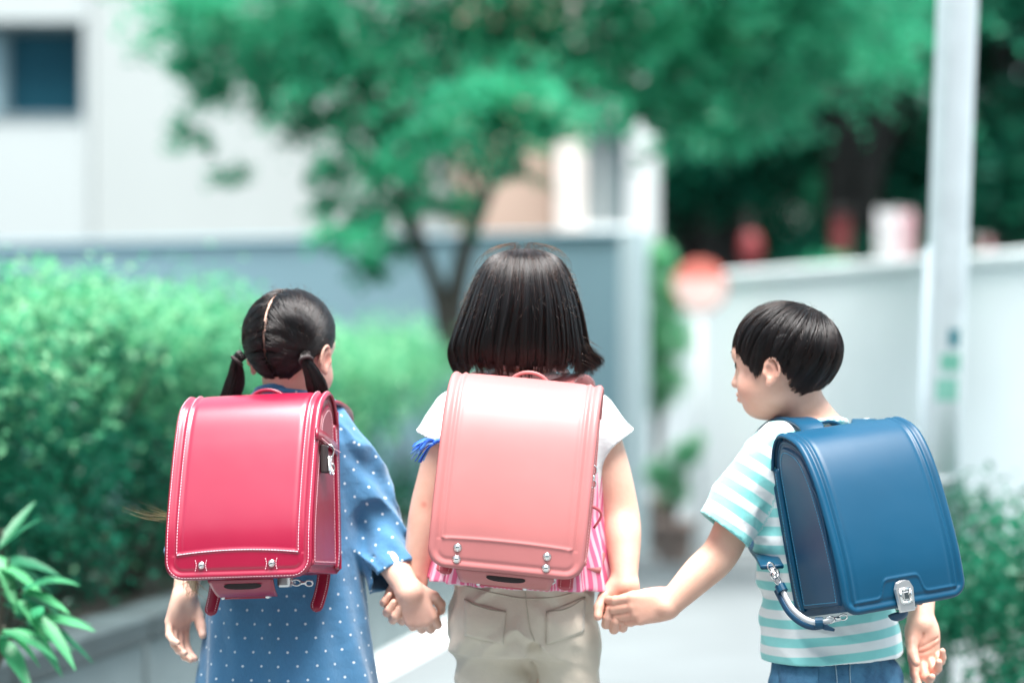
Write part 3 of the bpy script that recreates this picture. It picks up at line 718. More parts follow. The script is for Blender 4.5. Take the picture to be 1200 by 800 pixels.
def hand_prims(w, d, n, right, s=1.0, curl=((30, 45, 30),) * 4, spread=4, thumb=(35, 25, 20, 20), palm_len=.060):
    """w wrist; d finger direction; n palm normal; curl per finger index..pinky (mcp,pip,dip); thumb (away, toward palm, bend1, bend2)"""
    d = unit(d); n = np.asarray(n, float); n = unit(n - d * n.dot(d)); t = np.cross(d, n) if right else np.cross(n, d)
    L = []; kn = [(.0205, .060, .0079), (.007, .063, .0082), (-.0065, .060, .0078), (-.0185, .054, .0069)]
    kn = [(a * s, b / .060 * palm_len * s, r * s) for a, b, r in kn]
    for i, (a, b, r) in enumerate(kn):
        L.append((cone(w + d * .004 * s + t * a * .55, w + t * a + d * b, .0115 * s, r * 1.12), .008 * s, 0))
    L.append((ell(w + d * .030 * s + n * .003 * s, (.024 * s, .034 * s, .0115 * s), np.stack([t, d, n], 1)), .008 * s, 0))
    L.append((ell(w + d * .024 * s + t * .016 * s + n * .007 * s, (.0125 * s, .022 * s, .011 * s), np.stack([t, d, n], 1)), .008 * s, 0))
    L.append((ell(w + d * .022 * s - t * .016 * s + n * .006 * s, (.010 * s, .022 * s, .010 * s), np.stack([t, d, n], 1)), .008 * s, 0))
    seg = [(.031, .019, .0155), (.0345, .0215, .0165), (.032, .0195, .016), (.0245, .015, .014)]
    for i, (a, b, r) in enumerate(kn):
        p = w + t * a + d * b; ang = 0; pts = [p - d * .010 * s, p]; rr = [r, r * .98]
        sp = R((1.5 - i) * spread); dd0 = d * math.cos(sp) + t * math.sin(sp)
        for j in range(3):
            ang += R(curl[i][j]); dv = dd0 * math.cos(ang) + n * math.sin(ang)
            p = p + dv * seg[i][j] * s * .98; pts.append(p); rr.append(r * (.93, .86, .72)[j])
        L.append((chain(pts, rr, .0022), .0013, 0))
    p = w + d * .012 * s + t * .017 * s + n * .004 * s; a0, a1, b1, b2 = [R(x) for x in thumb]
    pts = [p]; rr = [.011 * s]
    dv = unit(d * math.cos(a0) + t * math.sin(a0)); dv = unit(dv * math.cos(a1) + n * math.sin(a1)); ax = np.cross(dv, unit(-t * .5 + n * .5 + d * .3)); ax = unit(ax)
    def rot(v, k, a): return v * math.cos(a) + np.cross(k, v) * math.sin(a) + k * k.dot(v) * (1 - math.cos(a))
    for j, (ln, an, r) in enumerate(((.026, 0, .0095), (.021, b1, .0085), (.018, b2, .0068))):
        dv = rot(dv, ax, an); p = p + dv * ln * s; pts.append(p); rr.append(r * s)
    L.append((chain(pts, rr, .003), .004, 0))
    return L
def limb_prim(pts, rad, n=10):
    """smooth tapered arm or leg through the joints"""
    q = catmull(np.c_[np.asarray(pts), np.asarray(rad)], n * (len(pts) - 1) + 1); return chain(q[:, :3], q[:, 3], .003)
def gridfor(prims, h):
    lo = np.min([p[0][1][0] for p in prims if not p[2]], 0) - .02; hi = np.max([p[0][1][1] for p in prims if not p[2]], 0) + .02
    G = Grid(lo, hi, h)
    for p, k, s in prims: G.add(p, k, bool(s))
    return G
def two_res(up, down):
    v1, f1 = gridfor(up, .0021).mesh(); v2, f2 = gridfor(down, .0042).mesh()
    v1 = relax(v1, f1, 1, .22)
    return np.vstack([v1, v2]), np.vstack([f1, f2 + len(v1)])
def make_person(label, up, down, skin, flush, head, HM, s=1.0):
    v, f = two_res(up, down); c = V(*head) * V(1, 1, 0); o_loc = np.array([head[0], head[1], 0.0])
    me = mk_mesh("person", v - o_loc, f)
    fl = np.zeros(len(v))
    for p, r, a in flush: fl = np.maximum(fl, a * np.exp(-((v - np.asarray(p)) ** 2).sum(1) / r ** 2))
    # lips
    q = (v - head) @ HM / s
    fl = np.maximum(fl, .75 * (np.exp(-((q[:, 0] / .017) ** 2 + ((q[:, 1] - .085) / .012) ** 2 + ((q[:, 2] + .0585) / .008) ** 2) ** 2)))
    set_attr(me, "flush", fl)
    o = obj("person", me, skin); o.location = o_loc; tag(o, label, "person")
    for sg in (1, -1):
        m = MB(); cc = head + HM @ (np.array((sg * .029, .0745, -.003)) * s) - o_loc; m.dome(cc + HM @ V(0, .0012, 0), HM @ V(sg * .25, 1, 0), .0068 * s, .0022 * s, 14, 5); m.build("eye", EYE, o, True)
        pts = [head + HM @ (np.array((sg * x, y, z)) * s) - o_loc for x, y, z in ((.014, .0865, .017), (.026, .0845, .0215), (.040, .0765, .019))]
        m = MB(); m.tube(catmull(pts, 8), [.0008, .0016, .0018, .0018, .0017, .0015, .0012, .0006], 6); m.build("eyebrow", HAIRCAP, o, True)
    return o, o_loc
def cloth(name, parent, o_loc, G, mat, it=1, attrs=None, kids=None):
    v, f = G.mesh(); v = relax(v, f, it, .5); me = mk_mesh(name, v - o_loc, f)
    if attrs:
        for a, fn in attrs.items(): set_attr(me, a, fn(v))
    return obj(name, me, mat, parent), v, f
def origin_for(M, p, zref):
    """frame origin so that local (0,0,zref) lands on p"""
    return np.asarray(p, float) - M @ V(0, 0, zref)
def creases(w, d, n, t, s):
    q = lambda a, b, c: w + (d * a + t * b + n * c) * s
    L = []
    for pts in ([(.012, .004, .0155), (.026, .004, .016), (.040, .010, .0145), (.048, .020, .012)], [(.046, .022, .0125), (.042, .006, .0140), (.036, -.010, .0145), (.030, -.020, .013)], [(.052, .012, .0115), (.050, -.002, .0125), (.044, -.014, .0125), (.040, -.022, .011)]):
        L.append((chain(catmull([q(*p) for p in pts], 10), [.0014 * s] * 10, .0005), .0025, 1))
    return L
def torso_M(yaw, roll=0.0, pitch=0.0): return rotz(yaw) @ roty(roll) @ rotx(pitch)
def shoe(name, parent, o_loc, at, yaw, mat, sole):
    M = rotz(yaw); at = np.asarray(at, float)
    G = Grid(at - .14, at + V(.14, .14, .12), .004)
    G.add(ell(at + M @ V(0, .055, .032), (.036, .075, .032), M)).add(ell(at + M @ V(0, -.035, .038), (.031, .05, .038), M), .02).add(cone(at + M @ V(0, -.035, .03), at + M @ V(0, -.035, .08), .034, .034), .02)
    G.F = np.maximum(G.F, (at[2] + .012 - G.ax[2])[None, None, :].astype(np.float32))
    v, f = G.mesh(); s = obj(name, mk_mesh(name, v - o_loc, f), mat, parent)
    m = MB(); pr = [(.036 * math.sin(t) * (1 if math.cos(t) > 0 else .9), .02 + .107 * math.cos(t)) for t in np.arange(24) * 2 * math.pi / 24]
    vv = [at + M @ V(x, y, z) - o_loc for z in (.001, .016) for x, y in pr]; m.add(vv, [tuple(range(24)), tuple(range(47, 23, -1))] + [(i, 24 + i, 24 + (i + 1) % 24, (i + 1) % 24) for i in range(24)]); m.build("sole", sole, s)

def fabric(name, col, rough=.85, var=.06, weave=1400, wst=.3):
    t = NT(name); c = np.array(col); nz = t.noise(16, 4)
    t.link(t.ramp(nz, .3, .7, tuple(c * (1 - var)), tuple(np.minimum(c * (1 + var), 1))), t.b.inputs["Base Color"])
    t.set(Roughness=rough, Sheen_Weight=.25, Specular_IOR_Level=.25); b1 = t.bump(t.noise(weave, 2), wst, .0005); t.second_bump(b1, 28, .45, .006, 4); return t.m
WHITE_TEE = fabric("white_jersey", (.78, .80, .80))
BEIGE = fabric("beige_twill", (.60, .53, .43), .85, .07, 1600, .35)
def folds(seed, amp, sx, sz, tilt=0.0, ridged=True):
    """soft cloth folds as a distance offset"""
    def fn(X, Y, Z):
        p = np.stack(np.broadcast_arrays(X * sx, Y * sx, (Z + tilt * X) * sz), -1).astype(np.float32)
        n = vnoise(p, seed, 2); return amp * (1.1 - 3.2 * np.abs(n)) * -.75 if ridged else amp * n
    return fn
def wrinkle(prim, fn): return (lambda X, Y, Z: prim[0](X, Y, Z) + fn(X, Y, Z)), prim[1]

# =================================================================== the middle girl
DM = 3.92
hM = P(612, 371, DM); HMm = rotz(R(4)) @ rotx(R(-6))
sh_r, el_r, wr_r = P(700, 497, DM), P(727, 598, 3.92), P(732, 681, 3.87)
sh_l, el_l, wr_l = P(526, 497, DM), P(503, 590, 3.93), P(487, 668, 3.93)
tM = torso_M(R(-3), R(3)); cM = origin_for(tM, V(P(616, 0, DM)[0], DM, .80), .80)
body_sec = [(.60, 0, 0, .078, .055), (.625, 0, 0, .090, .062), (.66, 0, 0, .094, .066), (.74, 0, 0, .090, .064), (.86, 0, 0, .104, .066), (.93, 0, .005, .100, .056), (.97, 0, .01, .066, .044), (1.0, 0, .01, .042, .038)]
up = [(stack(body_sec, tM, cM), 0, 0), (cone(P(614, 400, 3.92), P(617, 462, 3.94), .040, .045), .03, 0)]
up += head_prims(hM, HMm, .96)
armr = limb_prim([sh_r, (sh_r + el_r) / 2 + V(.004, 0, 0), el_r, el_r * .6 + wr_r * .4 + V(.002, 0, 0), wr_r, wr_r + (wr_r - el_r) * .06], [.030, .0285, .0285, .0275, .0195, .0185])
arml = limb_prim([sh_l, (sh_l + el_l) / 2, el_l, el_l * .6 + wr_l * .4, wr_l, wr_l + (wr_l - el_l) * .06], [.030, .0285, .0285, .0265, .0195, .0185])
up += [(armr, .02, 0), (arml, .02, 0)]
up += hand_prims(wr_r + V(0, 0, .004), (-.14, 0.05, -1), (0, -1, 0), True, .98, ((62, 72, 40), (60, 76, 45), (60, 76, 45), (58, 74, 45)), 2, (34, 25, 15, 15))
up += hand_prims(wr_l, (-.50, 0.05, -.86), (.1, -1, .1), False, .98, ((48, 72, 50), (48, 72, 50), (48, 70, 50), (46, 68, 50)), 2, (25, 15, 25, 25))
hipx = .062; xM = P(617, 0, DM)[0]
down = []
for sg in (-1, 1):
    x = xM + sg * hipx
    down.append((limb_prim([(x, DM, .56), (x, DM - .01 * sg, .30), (x, DM, .06)], [.048, .040, .030]), .01, 0)); down.append((cone((x, DM, .05), (x, DM + .09, .035), .03, .025), .02, 0))
pM, oM = make_person("girl in the middle with bob haircut, white sleeves and beige trousers", up, down, SKIN_M,
    [(el_r + V(.006, -.02, -.01), .016, .35), (el_l + V(.0, -.02, 0), .016, .4), (wr_r + V(-.01, -.02, -.05), .05, .22), (wr_l + V(-.02, 0, -.05), .05, .22), (P(672, 365, 3.9), .03, .3), (P(497, 591, 3.902), .006, .8), (P(735, 608, 3.893), .006, .6)], hM, HMm, .96)
# white T-shirt
slr = cone(sh_r + V(-.015, 0, .012), P(722, 528, DM), .042, .045); sll = cone(sh_l + V(.015, 0, .012), P(511, 526, DM), .042, .044)
wf = folds(3, .005, 22, 14)
tee = stack([(.66, 0, 0, .118, .088), (.74, 0, 0, .115, .085), (.88, 0, 0, .125, .085), (.93, 0, 0, .124, .078), (.965, 0, 0, .100, .066), (.99, 0, .005, .066, .056), (1.006, 0, .005, .060, .052)], tM, cM)
G = Grid(P(470, 700, 4.1) - V(0, .35, 0), P(760, 410, 4.1) + V(0, .1, 0), .0028)
G.add(tee)
for sl, hem, dr in ((slr, P(721, 519, DM), unit(P(722, 528, DM) - sh_r)), (sll, P(511, 517, DM), unit(P(511, 526, DM) - sh_l))):
    G.add(hollow(wrinkle(sl, wf), hem, dr), .022)
cloth("t_shirt", pM, oM, G, WHITE_TEE, 1)
# collar rib
m = MB(); a = np.linspace(0, 2 * math.pi, 40); cn = cM + tM @ V(0, .004, 1.008)
m.tube([cn + tM @ V(.056 * math.cos(t), .050 * math.sin(t), -.010 * math.sin(t)) - oM for t in a], .0055, 8, False); m.build("collar", WHITE_TEE, pM, True)
# pink striped sleeveless tunic
t = NT("pink_stripe_cotton"); uv = t.attr("uvp"); sp = t.node("ShaderNodeSeparateXYZ"); t.link(uv.outputs["Vector"], sp.inputs[0])
wv = t.math('SINE', t.math('MULTIPLY', sp.outputs[0], 2 * math.pi / .0085)); wv = t.math('SMOOTH_MIN', t.math('MAXIMUM', t.math('MULTIPLY', wv, 2.5), 0.0), 1.0, .3)
t.link(t.mix(wv, (.72, .14, .27), (.80, .48, .58)), t.b.inputs["Base Color"]); t.set(Roughness=.85, Sheen_Weight=.2); t.bump(t.noise(1400, 2), .3, .0005); PINKST = t.m
def pleat(ang, z, lx, ly): return .0075 * np.sin(ang * 17 + 1.2 * np.sin(z * 30)) * np.clip((.90 - z) / .22, 0, 1)
tun = stack([(.655, 0, 0, .148, .115), (.70, 0, 0, .138, .108), (.78, 0, 0, .124, .096), (.86, 0, 0, .122, .090), (.92, 0, 0, .118, .085)], tM, cM, 2.2, pleat)
G = Grid(cM + V(-.2, -.17, .64), cM + V(.2, .17, .94), .0028); G.add(hollow(tun, cM + tM @ V(0, 0, .664), tM @ V(0, 0, -1), .0065, .04))
loc = lambda v, c, M: (v - c) @ M
cloth("striped_tunic", pM, oM, G, PINKST, 1, {"uvp": lambda v: np.c_[np.arctan2(loc(v, cM, tM)[:, 1], loc(v, cM, tM)[:, 0]) * .13, v[:, 2], v[:, 0] * 0]})
# trousers
tz = 1.015 - (757 - 430) * DM / FPX
def trf(ang, z, lx, ly): 
    p = np.stack(np.broadcast_arrays(lx * 9, ly * 9, z * 22 + np.abs(lx) * 16), -1).astype(np.float32)
    return -.0070 * (1 - 3.0 * np.abs(vnoise(p, 4, 2)))
hips = stack([(.552, 0, 0, .106, .084), (.575, 0, -.002, .114, .094), (.61, 0, -.004, .1145, .095), (.66, 0, 0, .111, .088), (.70, 0, 0, .107, .084)], tM, cM, 2.4, trf)
G = Grid(cM + V(-.18, -.15, .06), cM + V(.18, .15, .72), .0032)
G.add(hips)
for sg in (-1, 1):
    x = xM + .004 + sg * .0570
    lg = limb_prim([(x, DM, .57), (x + sg * .002, DM, .50), (x + sg * .001, DM, .36), (x, DM + .005, .22), (x, DM, .09)], [.0575, .0550, .051, .048, .046])
    G.add(hollow(wrinkle(lg, folds(8 + sg, .008, 10, 19, .9 * sg)), (x, DM, .10), (0, 0, -1), .0065, .04), .024)
xc = P(627, 0, DM)[0]
G.add(chain([(xc + .002, DM - .10, .36), (xc, DM - .088, .50), (xc - .001, DM - .084, .572)], [.022, .015, .010], .004), .016, True)
G.add(chain([(xc + .002, DM, .36), (xc, DM - .02, .50), (xc, DM - .03, .55)], [.010, .007, .003], .004), .012, True)
G.add(cone((xc - .002, DM - .102, .565), (xc - .010, DM - .106, .64), .0015, .0015), .014, True)
trs, tv, tf = cloth("trousers", pM, oM, G, BEIGE, 3)
def project(bvh_v, bvh_f):
    b = BVHTree.FromPolygons([tuple(p) for p in bvh_v], [tuple(map(int, q)) for q in bvh_f])
    def fn(x, z, off, y0=None, dirv=(0, 1, 0)):
        h = b.ray_cast(Vector((x, y0 if y0 is not None else 3.4, z)), Vector(dirv))
        if h[0] is None: return None
        return np.array(h[0]) + np.array(h[1]) * off * (1 if h[1].dot(Vector(dirv)) < 0 else -1)
    return fn
prj = project(tv, tf); SEAM = surf("seam_thread", (.50, .45, .36), .9, .1, 50); SEAMD = surf("seam_shadow_thread", (.30, .26, .20), .9, .1, 50)
def pxz(px, py, d=DM - .09): p = P(px, py, d); return p[0], p[2]
def seam_line(pxs, mat, r, name, par, o_loc, pr, off=.0006, d=DM - .09, n=28):
    q = catmull([pxz(a, b, d) for a, b in pxs], n); pts = [pr(x, z, off) for x, z in q]; pts = [p - o_loc for p in pts if p is not None]
    if len(pts) < 3: return
    m = MB(); m.tube(pts, r, 5); m.build(name, mat, par, True)
def patch(poly_px, name, par, o_loc, pr, mat, d=DM - .09, th=.0016, n=12):
    """pocket: four pixel corners (tl,tr,br,bl) laid on the cloth"""
    c = [np.array(pxz(a, b, d)) for a, b in poly_px]; v, ok = [], True
    for i in range(n):
        for j in range(n):
            a, b = i / (n - 1), j / (n - 1); q = (c[0] * (1 - b) + c[1] * b) * (1 - a) + (c[3] * (1 - b) + c[2] * b) * a
            p = pr(q[0], q[1], th); 
            if p is None: return None
            v.append(p - o_loc)
    m = MB(); m.add(v, [(i * n + j, i * n + j + 1, (i + 1) * n + j + 1, (i + 1) * n + j) for i in range(n - 1) for j in range(n - 1)]); o = m.build(name, mat, par, True)
    md = o.modifiers.new("thick", 'SOLIDIFY'); md.thickness = .0022; md.offset = 0; return o
patch([(545, 704), (593, 716), (590, 754), (545, 745)], "pocket", trs, oM, prj, BEIGE); patch([(640, 717), (686, 701), (684, 742), (640, 754)], "pocket", trs, oM, prj, BEIGE)
for ln in ([(536, 686), (575, 694), (615, 701), (660, 698), (700, 685)], [(615, 672), (616, 700), (621, 735), (627, 752)]): seam_line(ln, SEAM, .0009, "seam", trs, oM, prj)
for ln in ([(545, 704), (570, 713), (593, 716.5)], [(640, 717), (664, 713), (686, 701)]): seam_line(ln, SEAMD, .0013, "pocket_opening", trs, oM, prj, .0022)
SHOE = surf("canvas_shoe", (.6, .6, .62), .8); SOLE = surf("rubber_sole", (.7, .7, .68), .7)
for sg in (-1, 1): shoe("shoe", pM, oM, (xM + sg * .06, DM + .02, 0), 0, SHOE, SOLE)

# =================================================================== the left girl
DL = 3.97
hL = P(342, 409, DL); HML = rotz(R(-25)) @ rotx(R(-8))
shr, elr, wrr = P(398, 512, DL - .01), P(433, 612, DL + .01), P(478, 690, 3.89)
shl, ell_, wll = P(272, 514, DL + .01), P(232, 612, 4.02), P(217, 694, 3.96)
tL = torso_M(R(-9), R(-1)); cL = origin_for(tL, V(P(336, 0, DL)[0], DL, .72), .72)
zs = -.045; xL = P(336, 0, DL)[0]
bsec = [(z + zs, x, y, a, b) for z, x, y, a, b in body_sec]
up = [(stack(bsec, tL, cL), 0, 0), (cone(P(341, 430, 3.96), P(336, 485, 3.99), .038, .043), .03, 0)]
up += head_prims(hL, HML, .95)
up += [(limb_prim([shr, (shr + elr) / 2, elr, elr * .55 + wrr * .45, wrr, wrr + (wrr - elr) * .06], [.028, .027, .0265, .0255, .0195, .0185]), .02, 0),
       (limb_prim([shl, (shl + ell_) / 2, ell_, ell_ * .6 + wll * .4, wll, wll + (wll - ell_) * .06], [.028, .026, .0265, .025, .0185, .0175]), .02, 0)]
up += hand_prims(wrr + V(0, 0, .002), (.36, .02, -.93), (.05, 1, 0), True, .97, ((55, 70, 40), (58, 70, 40), (60, 70, 40), (60, 70, 40)), 1, (42, 18, 30, 25))
up += hand_prims(wll, (-.26, -.05, -1), (.75, -.66, 0), False, .95, ((22, 30, 20), (26, 34, 22), (28, 36, 24), (28, 36, 24)), 3, (22, 32, 12, 14))
down = []
for sg in (-1, 1):
    x = xL + sg * .055
    down.append((limb_prim([(x, DL, .54), (x, DL - .01 * sg, .29), (x, DL, .06)], [.048, .040, .028]), .01, 0)); down.append((cone((x, DL, .05), (x + .01, DL + .09, .035), .028, .024), .02, 0))
pL, oL = make_person("girl with two pigtails in a blue dotted dress, leftmost of the three", up, down, SKIN_L,
    [(hL + HML @ V(.072, -.005, -.02), .022, .55), (wrr + V(.012, -.02, -.045), .045, .25), (wll + V(-.02, 0, -.06), .03, .22), (wll + V(-.03, 0, -.09), .025, .3), (hL + HML @ V(.045, .05, -.04), .03, .25)], hL, HML, .95)
# blue dotted dress
def dot_mat(name, base, dot, sx, sz, rad):
    t = NT(name); uv = t.attr("uvp"); sp = t.node("ShaderNodeSeparateXYZ"); t.link(uv.outputs["Vector"], sp.inputs[0])
    row = t.math('FLOOR', t.math('DIVIDE', sp.outputs[1], sz)); odd = t.math('MODULO', t.math('ABSOLUTE', row), 2.0)
    fx = t.math('SUBTRACT', t.math('FRACT', t.math('ADD', t.math('DIVIDE', sp.outputs[0], sx), t.math('MULTIPLY', odd, .5))), .5)
    fz = t.math('SUBTRACT', t.math('FRACT', t.math('DIVIDE', sp.outputs[1], sz)), .5)
    dx, dz = t.math('MULTIPLY', fx, sx), t.math('MULTIPLY', fz, sz)
    dd = t.math('SQRT', t.math('ADD', t.math('MULTIPLY', dx, dx), t.math('MULTIPLY', dz, dz)))
    msk = t.node("ShaderNodeMapRange"); msk.inputs[1].default_value = rad * .8; msk.inputs[2].default_value = rad * 1.2; msk.inputs[3].default_value = 1; msk.inputs[4].default_value = 0; t.link(dd, msk.inputs[0])
    c = np.array(base); a = t.ramp(t.noise(9, 5), .3, .7, tuple(c * .86), tuple(c * 1.16)); b = t.mix(t.math('MULTIPLY', t.noise(700, 2, .6, "Object", (1, 1, .15)), .35), a, tuple(np.minimum(c * 2.2, 1)))
    t.link(t.mix(msk.outputs[0], b, dot), t.b.inputs["Base Color"]); t.set(Roughness=.85, Sheen_Weight=.3, Specular_IOR_Level=.2); b1 = t.bump(t.noise(1500, 2), .35, .0005); t.second_bump(b1, 26, .6, .007, 4); return t.m
DRESS = dot_mat("blue_dotted_chambray", (.046, .145, .265), (.58, .66, .72), .030, .022, .0019)
def dfold(ang, z, lx, ly): return .007 * np.sin(ang * 7 + 1.5 * np.sin(z * 6 + ang)) * np.clip((.66 - z) / .3, 0, 1) + .003 * np.sin(ang * 13 + z * 20) * np.clip((.8 - z) / .3, 0, 1)
drs = stack([(.36, 0, .0, .170, .150), (.45, 0, .0, .155, .138), (.55, 0, 0, .139, .122), (.65, 0, 0, .127, .108), (.75, 0, 0, .120, .095), (.85, 0, 0, .120, .085), (.89, 0, 0, .116, .076), (.925, 0, .0, .088, .062), (.948, 0, .005, .060, .052), (.958, 0, .005, .054, .048)], tL, cL, 2.2, dfold)
slp = limb_prim([shr + V(-.02, 0, .012), shr * .5 + elr * .5 + V(.004, 0, 0), elr + V(.004, -.004, 0), P(460, 666, 3.94), P(468, 688, 3.92)], [.043, .043, .0405, .0385, .037])
sll_ = limb_prim([shl + V(.02, 0, .012), shl * .5 + ell_ * .5, ell_, P(222, 668, 3.99)], [.042, .042, .039, .036])
G = Grid(P(185, 700, 4.2) - V(0, .5, .35), P(500, 440, 4.2) + V(0, .06, 0), .003)
G.add(hollow(drs, cL + V(0, 0, .372), (0, 0, -1), .0065, .04))
sf = folds(6, .012, 15, 16, .9); hemc = P(464, 676, 3.93); hemn = unit(P(466, 680, 3.92) - elr)
G.add(hollow(wrinkle(slp, sf), hemc, hemn, .0065, .04), .02)
G.add(hollow(wrinkle(sll_, sf), P(224, 655, 4.0), unit(P(222, 668, 3.99) - ell_), .0065, .04), .02)
# slit up the back of the cuff
G.add(chain([P(439, 636, 3.948), P(443, 655, 3.922), P(447, 705, 3.900)], [.003, .009, .014], .002), .003, True)
def dress_uv(v):
    q = loc(v, cL, tL); uv = np.c_[np.arctan2(q[:, 0], -q[:, 1]) * .125, q[:, 2], q[:, 0] * 0]
    for a, b in ((shr, wrr), (shl, wll)):
        d = unit(b - a); t = (v - a) @ d; rel = v - a - t[:, None] * d; far = np.linalg.norm(rel, axis=1)
        side = unit(np.cross(d, (0, 1.0, 0))); bk = np.cross(d, side)
        on = (far < .052) & (t > .02) & (np.sign(shr[0] - shl[0]) * (1 if a is shr else -1) * (v[:, 0] - cL[0]) > .105)
        au = np.c_[(v - a) @ side + .004, t, t * 0]; uv[on] = au[on]
    return uv
dress, dv, df = cloth("dotted_dress", pL, oL, G, DRESS, 1, {"uvp": dress_uv})
# collar band, cuff
m = MB(); cn = cL + tL @ V(0, .002, .963)
for i in range(2): m.tube([cn + tL @ V((.052 - .006 * i) * math.cos(t), (.047 - .005 * i) * math.sin(t) + .003, -.012 * math.sin(t) + .008 * i) - oL for t in np.linspace(0, 2 * math.pi, 40)], .0065, 8, False)
cb = m.build("collar", DRESS, pL, True); set_attr(cb.data, "uvp", np.array([(p.co.x, p.co.z, 0) for p in cb.data.vertices]) + .004)
for sg in (-1, 1): shoe("shoe", pL, oL, (xL + sg * .055, DL + .02, 0), R(-8), SHOE, SOLE)

# =================================================================== the boy
DB = 3.88
hB = P(916, 424, DB); HMB = rotz(R(62)) @ roty(R(2)) @ rotx(R(-3))
bsl, bel, bwl = P(893, 536, 3.83), P(846, 645, 3.83), P(786, 706, 3.815)
bsr, ber, bwr = P(1035, 532, 3.95), P(1078, 645, 3.97), P(1079, 726, 3.92)
tB = torso_M(R(26), R(-5), R(0)); cB = V(P(967, 0, DB)[0], DB, 0); cB = cB + V(.0, 0, 0)
offB = V(.055, 0, 0)   # the trunk leans: pelvis sits right of the neck
zb = -.075
bsec = [(z + zb, x - .0, y, a, b) for z, x, y, a, b in body_sec]
cBt = origin_for(tB, V(P(966, 0, DB)[0], DB, .72), .72)
up = [(stack(bsec, tB, cBt), 0, 0), (limb_prim([P(930, 452, 3.88), P(940, 475, 3.885), P(955, 505, 3.89)], [.040, .036, .044]), .02, 0)]
up += head_prims(hB, HMB, .90)
up += [(limb_prim([bsl, (bsl + bel) / 2, bel, bel * .55 + bwl * .45, bwl, bwl + (bwl - bel) * .08], [.029, .029, .0285, .0270, .0195, .0185]), .02, 0),
       (limb_prim([bsr, (bsr + ber) / 2, ber, ber * .6 + bwr * .4, bwr, bwr + (bwr - ber) * .06], [.028, .027, .0265, .0255, .0195, .0185]), .02, 0)]
up += hand_prims(bwl + V(0, 0, 0), (-.975, .0, -.20), (-.1, 1, 0), False, .97, ((22, 38, 25), (25, 45, 30), (28, 50, 32), (30, 55, 35)), 1, (8, 8, 6, 6))
up += hand_prims(bwr, (.10, -.10, -1), (.12, -1, 0), True, 1.0, ((24, 30, 18), (34, 46, 26), (44, 58, 30), (52, 62, 30)), 5, (18, 26, 10, 12))
_d = unit(V(.10, -.10, -1)); _n = V(.12, -1, 0); _n = unit(_n - _d * _n.dot(_d)); up += creases(bwr, _d, _n, np.cross(_d, _n), 1.0)
down = []
for sg in (-1, 1):
    x = cB[0] + .02 + sg * .050
    down.append((limb_prim([(x, DB, .46), (x, DB - .01 * sg, .29), (x, DB, .06)], [.034, .034, .028]), .01, 0)); down.append((cone((x, DB, .05), (x - .03, DB + .085, .035), .029, .025), .02, 0))
pB, oB = make_person("boy in a striped T-shirt turning his face to the left, rightmost", up, down, SKIN_B,
    [(hB + HMB @ V(-.074, -.008, -.018), .022, .38), (bwr + V(.004, -.03, -.05), .03, .25), (bwr + V(.008, -.04, -.085), .026, .35), (bwl + V(-.06, 0, -.02), .04, .2), (hB + HMB @ V(-.045, .05, -.04), .03, .22)], hB, HMB, .90)
t = NT("mint_stripe_jersey"); uv = t.attr("stripe").outputs["Fac"]
fr = t.math('FRACT', t.math('DIVIDE', uv, .0295)); mr = t.node("ShaderNodeMapRange"); mr.inputs[1].default_value = .22; mr.inputs[2].default_value = .28
t.link(t.math('ABSOLUTE', t.math('SUBTRACT', fr, .5)), mr.inputs[0])
t.link(t.mix(mr.outputs[0], (.74, .79, .79), (.24, .63, .61)), t.b.inputs["Base Color"]); t.set(Roughness=.85, Sheen_Weight=.25, Specular_IOR_Level=.2); b1 = t.bump(t.noise(1500, 2), .3, .0005); t.second_bump(b1, 24, .5, .007, 4); STRIPE = t.m
def bfold(ang, z, lx, ly): 
    p = np.stack(np.broadcast_arrays(lx * 8, ly * 8, z * 18 + lx * 9), -1).astype(np.float32); return -.0055 * (1 - 3.0 * np.abs(vnoise(p, 14, 2)))
bt = stack([(.46, 0, 0, .112, .094), (.56, 0, 0, .110, .092), (.66, 0, 0, .108, .086), (.78, 0, 0, .114, .084), (.83, 0, 0, .117, .078), (.875, 0, 0, .094, .066), (.905, 0, .005, .062, .054), (.922, 0, .008, .050, .047)], tB, cBt, 2.3, bfold)
bs1, bs2 = P(852, 612, 3.82), P(848, 622, 3.82)
slb = limb_prim([bsl + V(.028, .0, .012), bsl * .55 + bs1 * .45, bs1, bs1 + (bs1 - bsl) * .15], [.044, .041, .0425, .043]); slb2 = limb_prim([bsr + V(-.025, 0, .012), bsr * .5 + ber * .5, ber * .8 + bsr * .2], [.043, .042, .043])
G = Grid(P(790, 830, 4.1) - V(0, .45, 0), P(1120, 455, 4.1) + V(0, .1, 0), .003)
hem_n = tB @ V(-.05, 0, -1)
G.add(hollow(bt, cBt + tB @ V(0, 0, .549), hem_n, .0065, .04))
G.add(hollow(wrinkle(slb, folds(5, .005, 16, 12)), P(850, 622, 3.82), unit(bs1 - bsl - V(.02, 0, 0)), .0065, .04), .018)
G.add(hollow(wrinkle(slb2, folds(5, .005, 16, 12)), bsr * .35 + ber * .65, unit(ber - bsr), .0065, .04), .018)
def bstripe(v):
    s = loc(v, cBt, tB)[:, 2] + .0
    for a, b, sg in ((bsl, bs1, -1), (bsr, ber, 1)):
        d = unit(b - a + (V(-.012, 0, 0) if sg < 0 else 0)); tt = (v - a) @ d; far = np.linalg.norm(v - a - tt[:, None] * d, axis=1); lx = loc(v, cBt, tB)[:, 0] * sg
        on = (lx > .104) & (far < .06); s = np.where(on, -tt + .006, s)
    return s
shirt, bv, bf = cloth("striped_t_shirt", pB, oB, G, STRIPE, 1, {"stripe": bstripe})
m = MB(); cn = cBt + tB @ V(0, .004, .916)
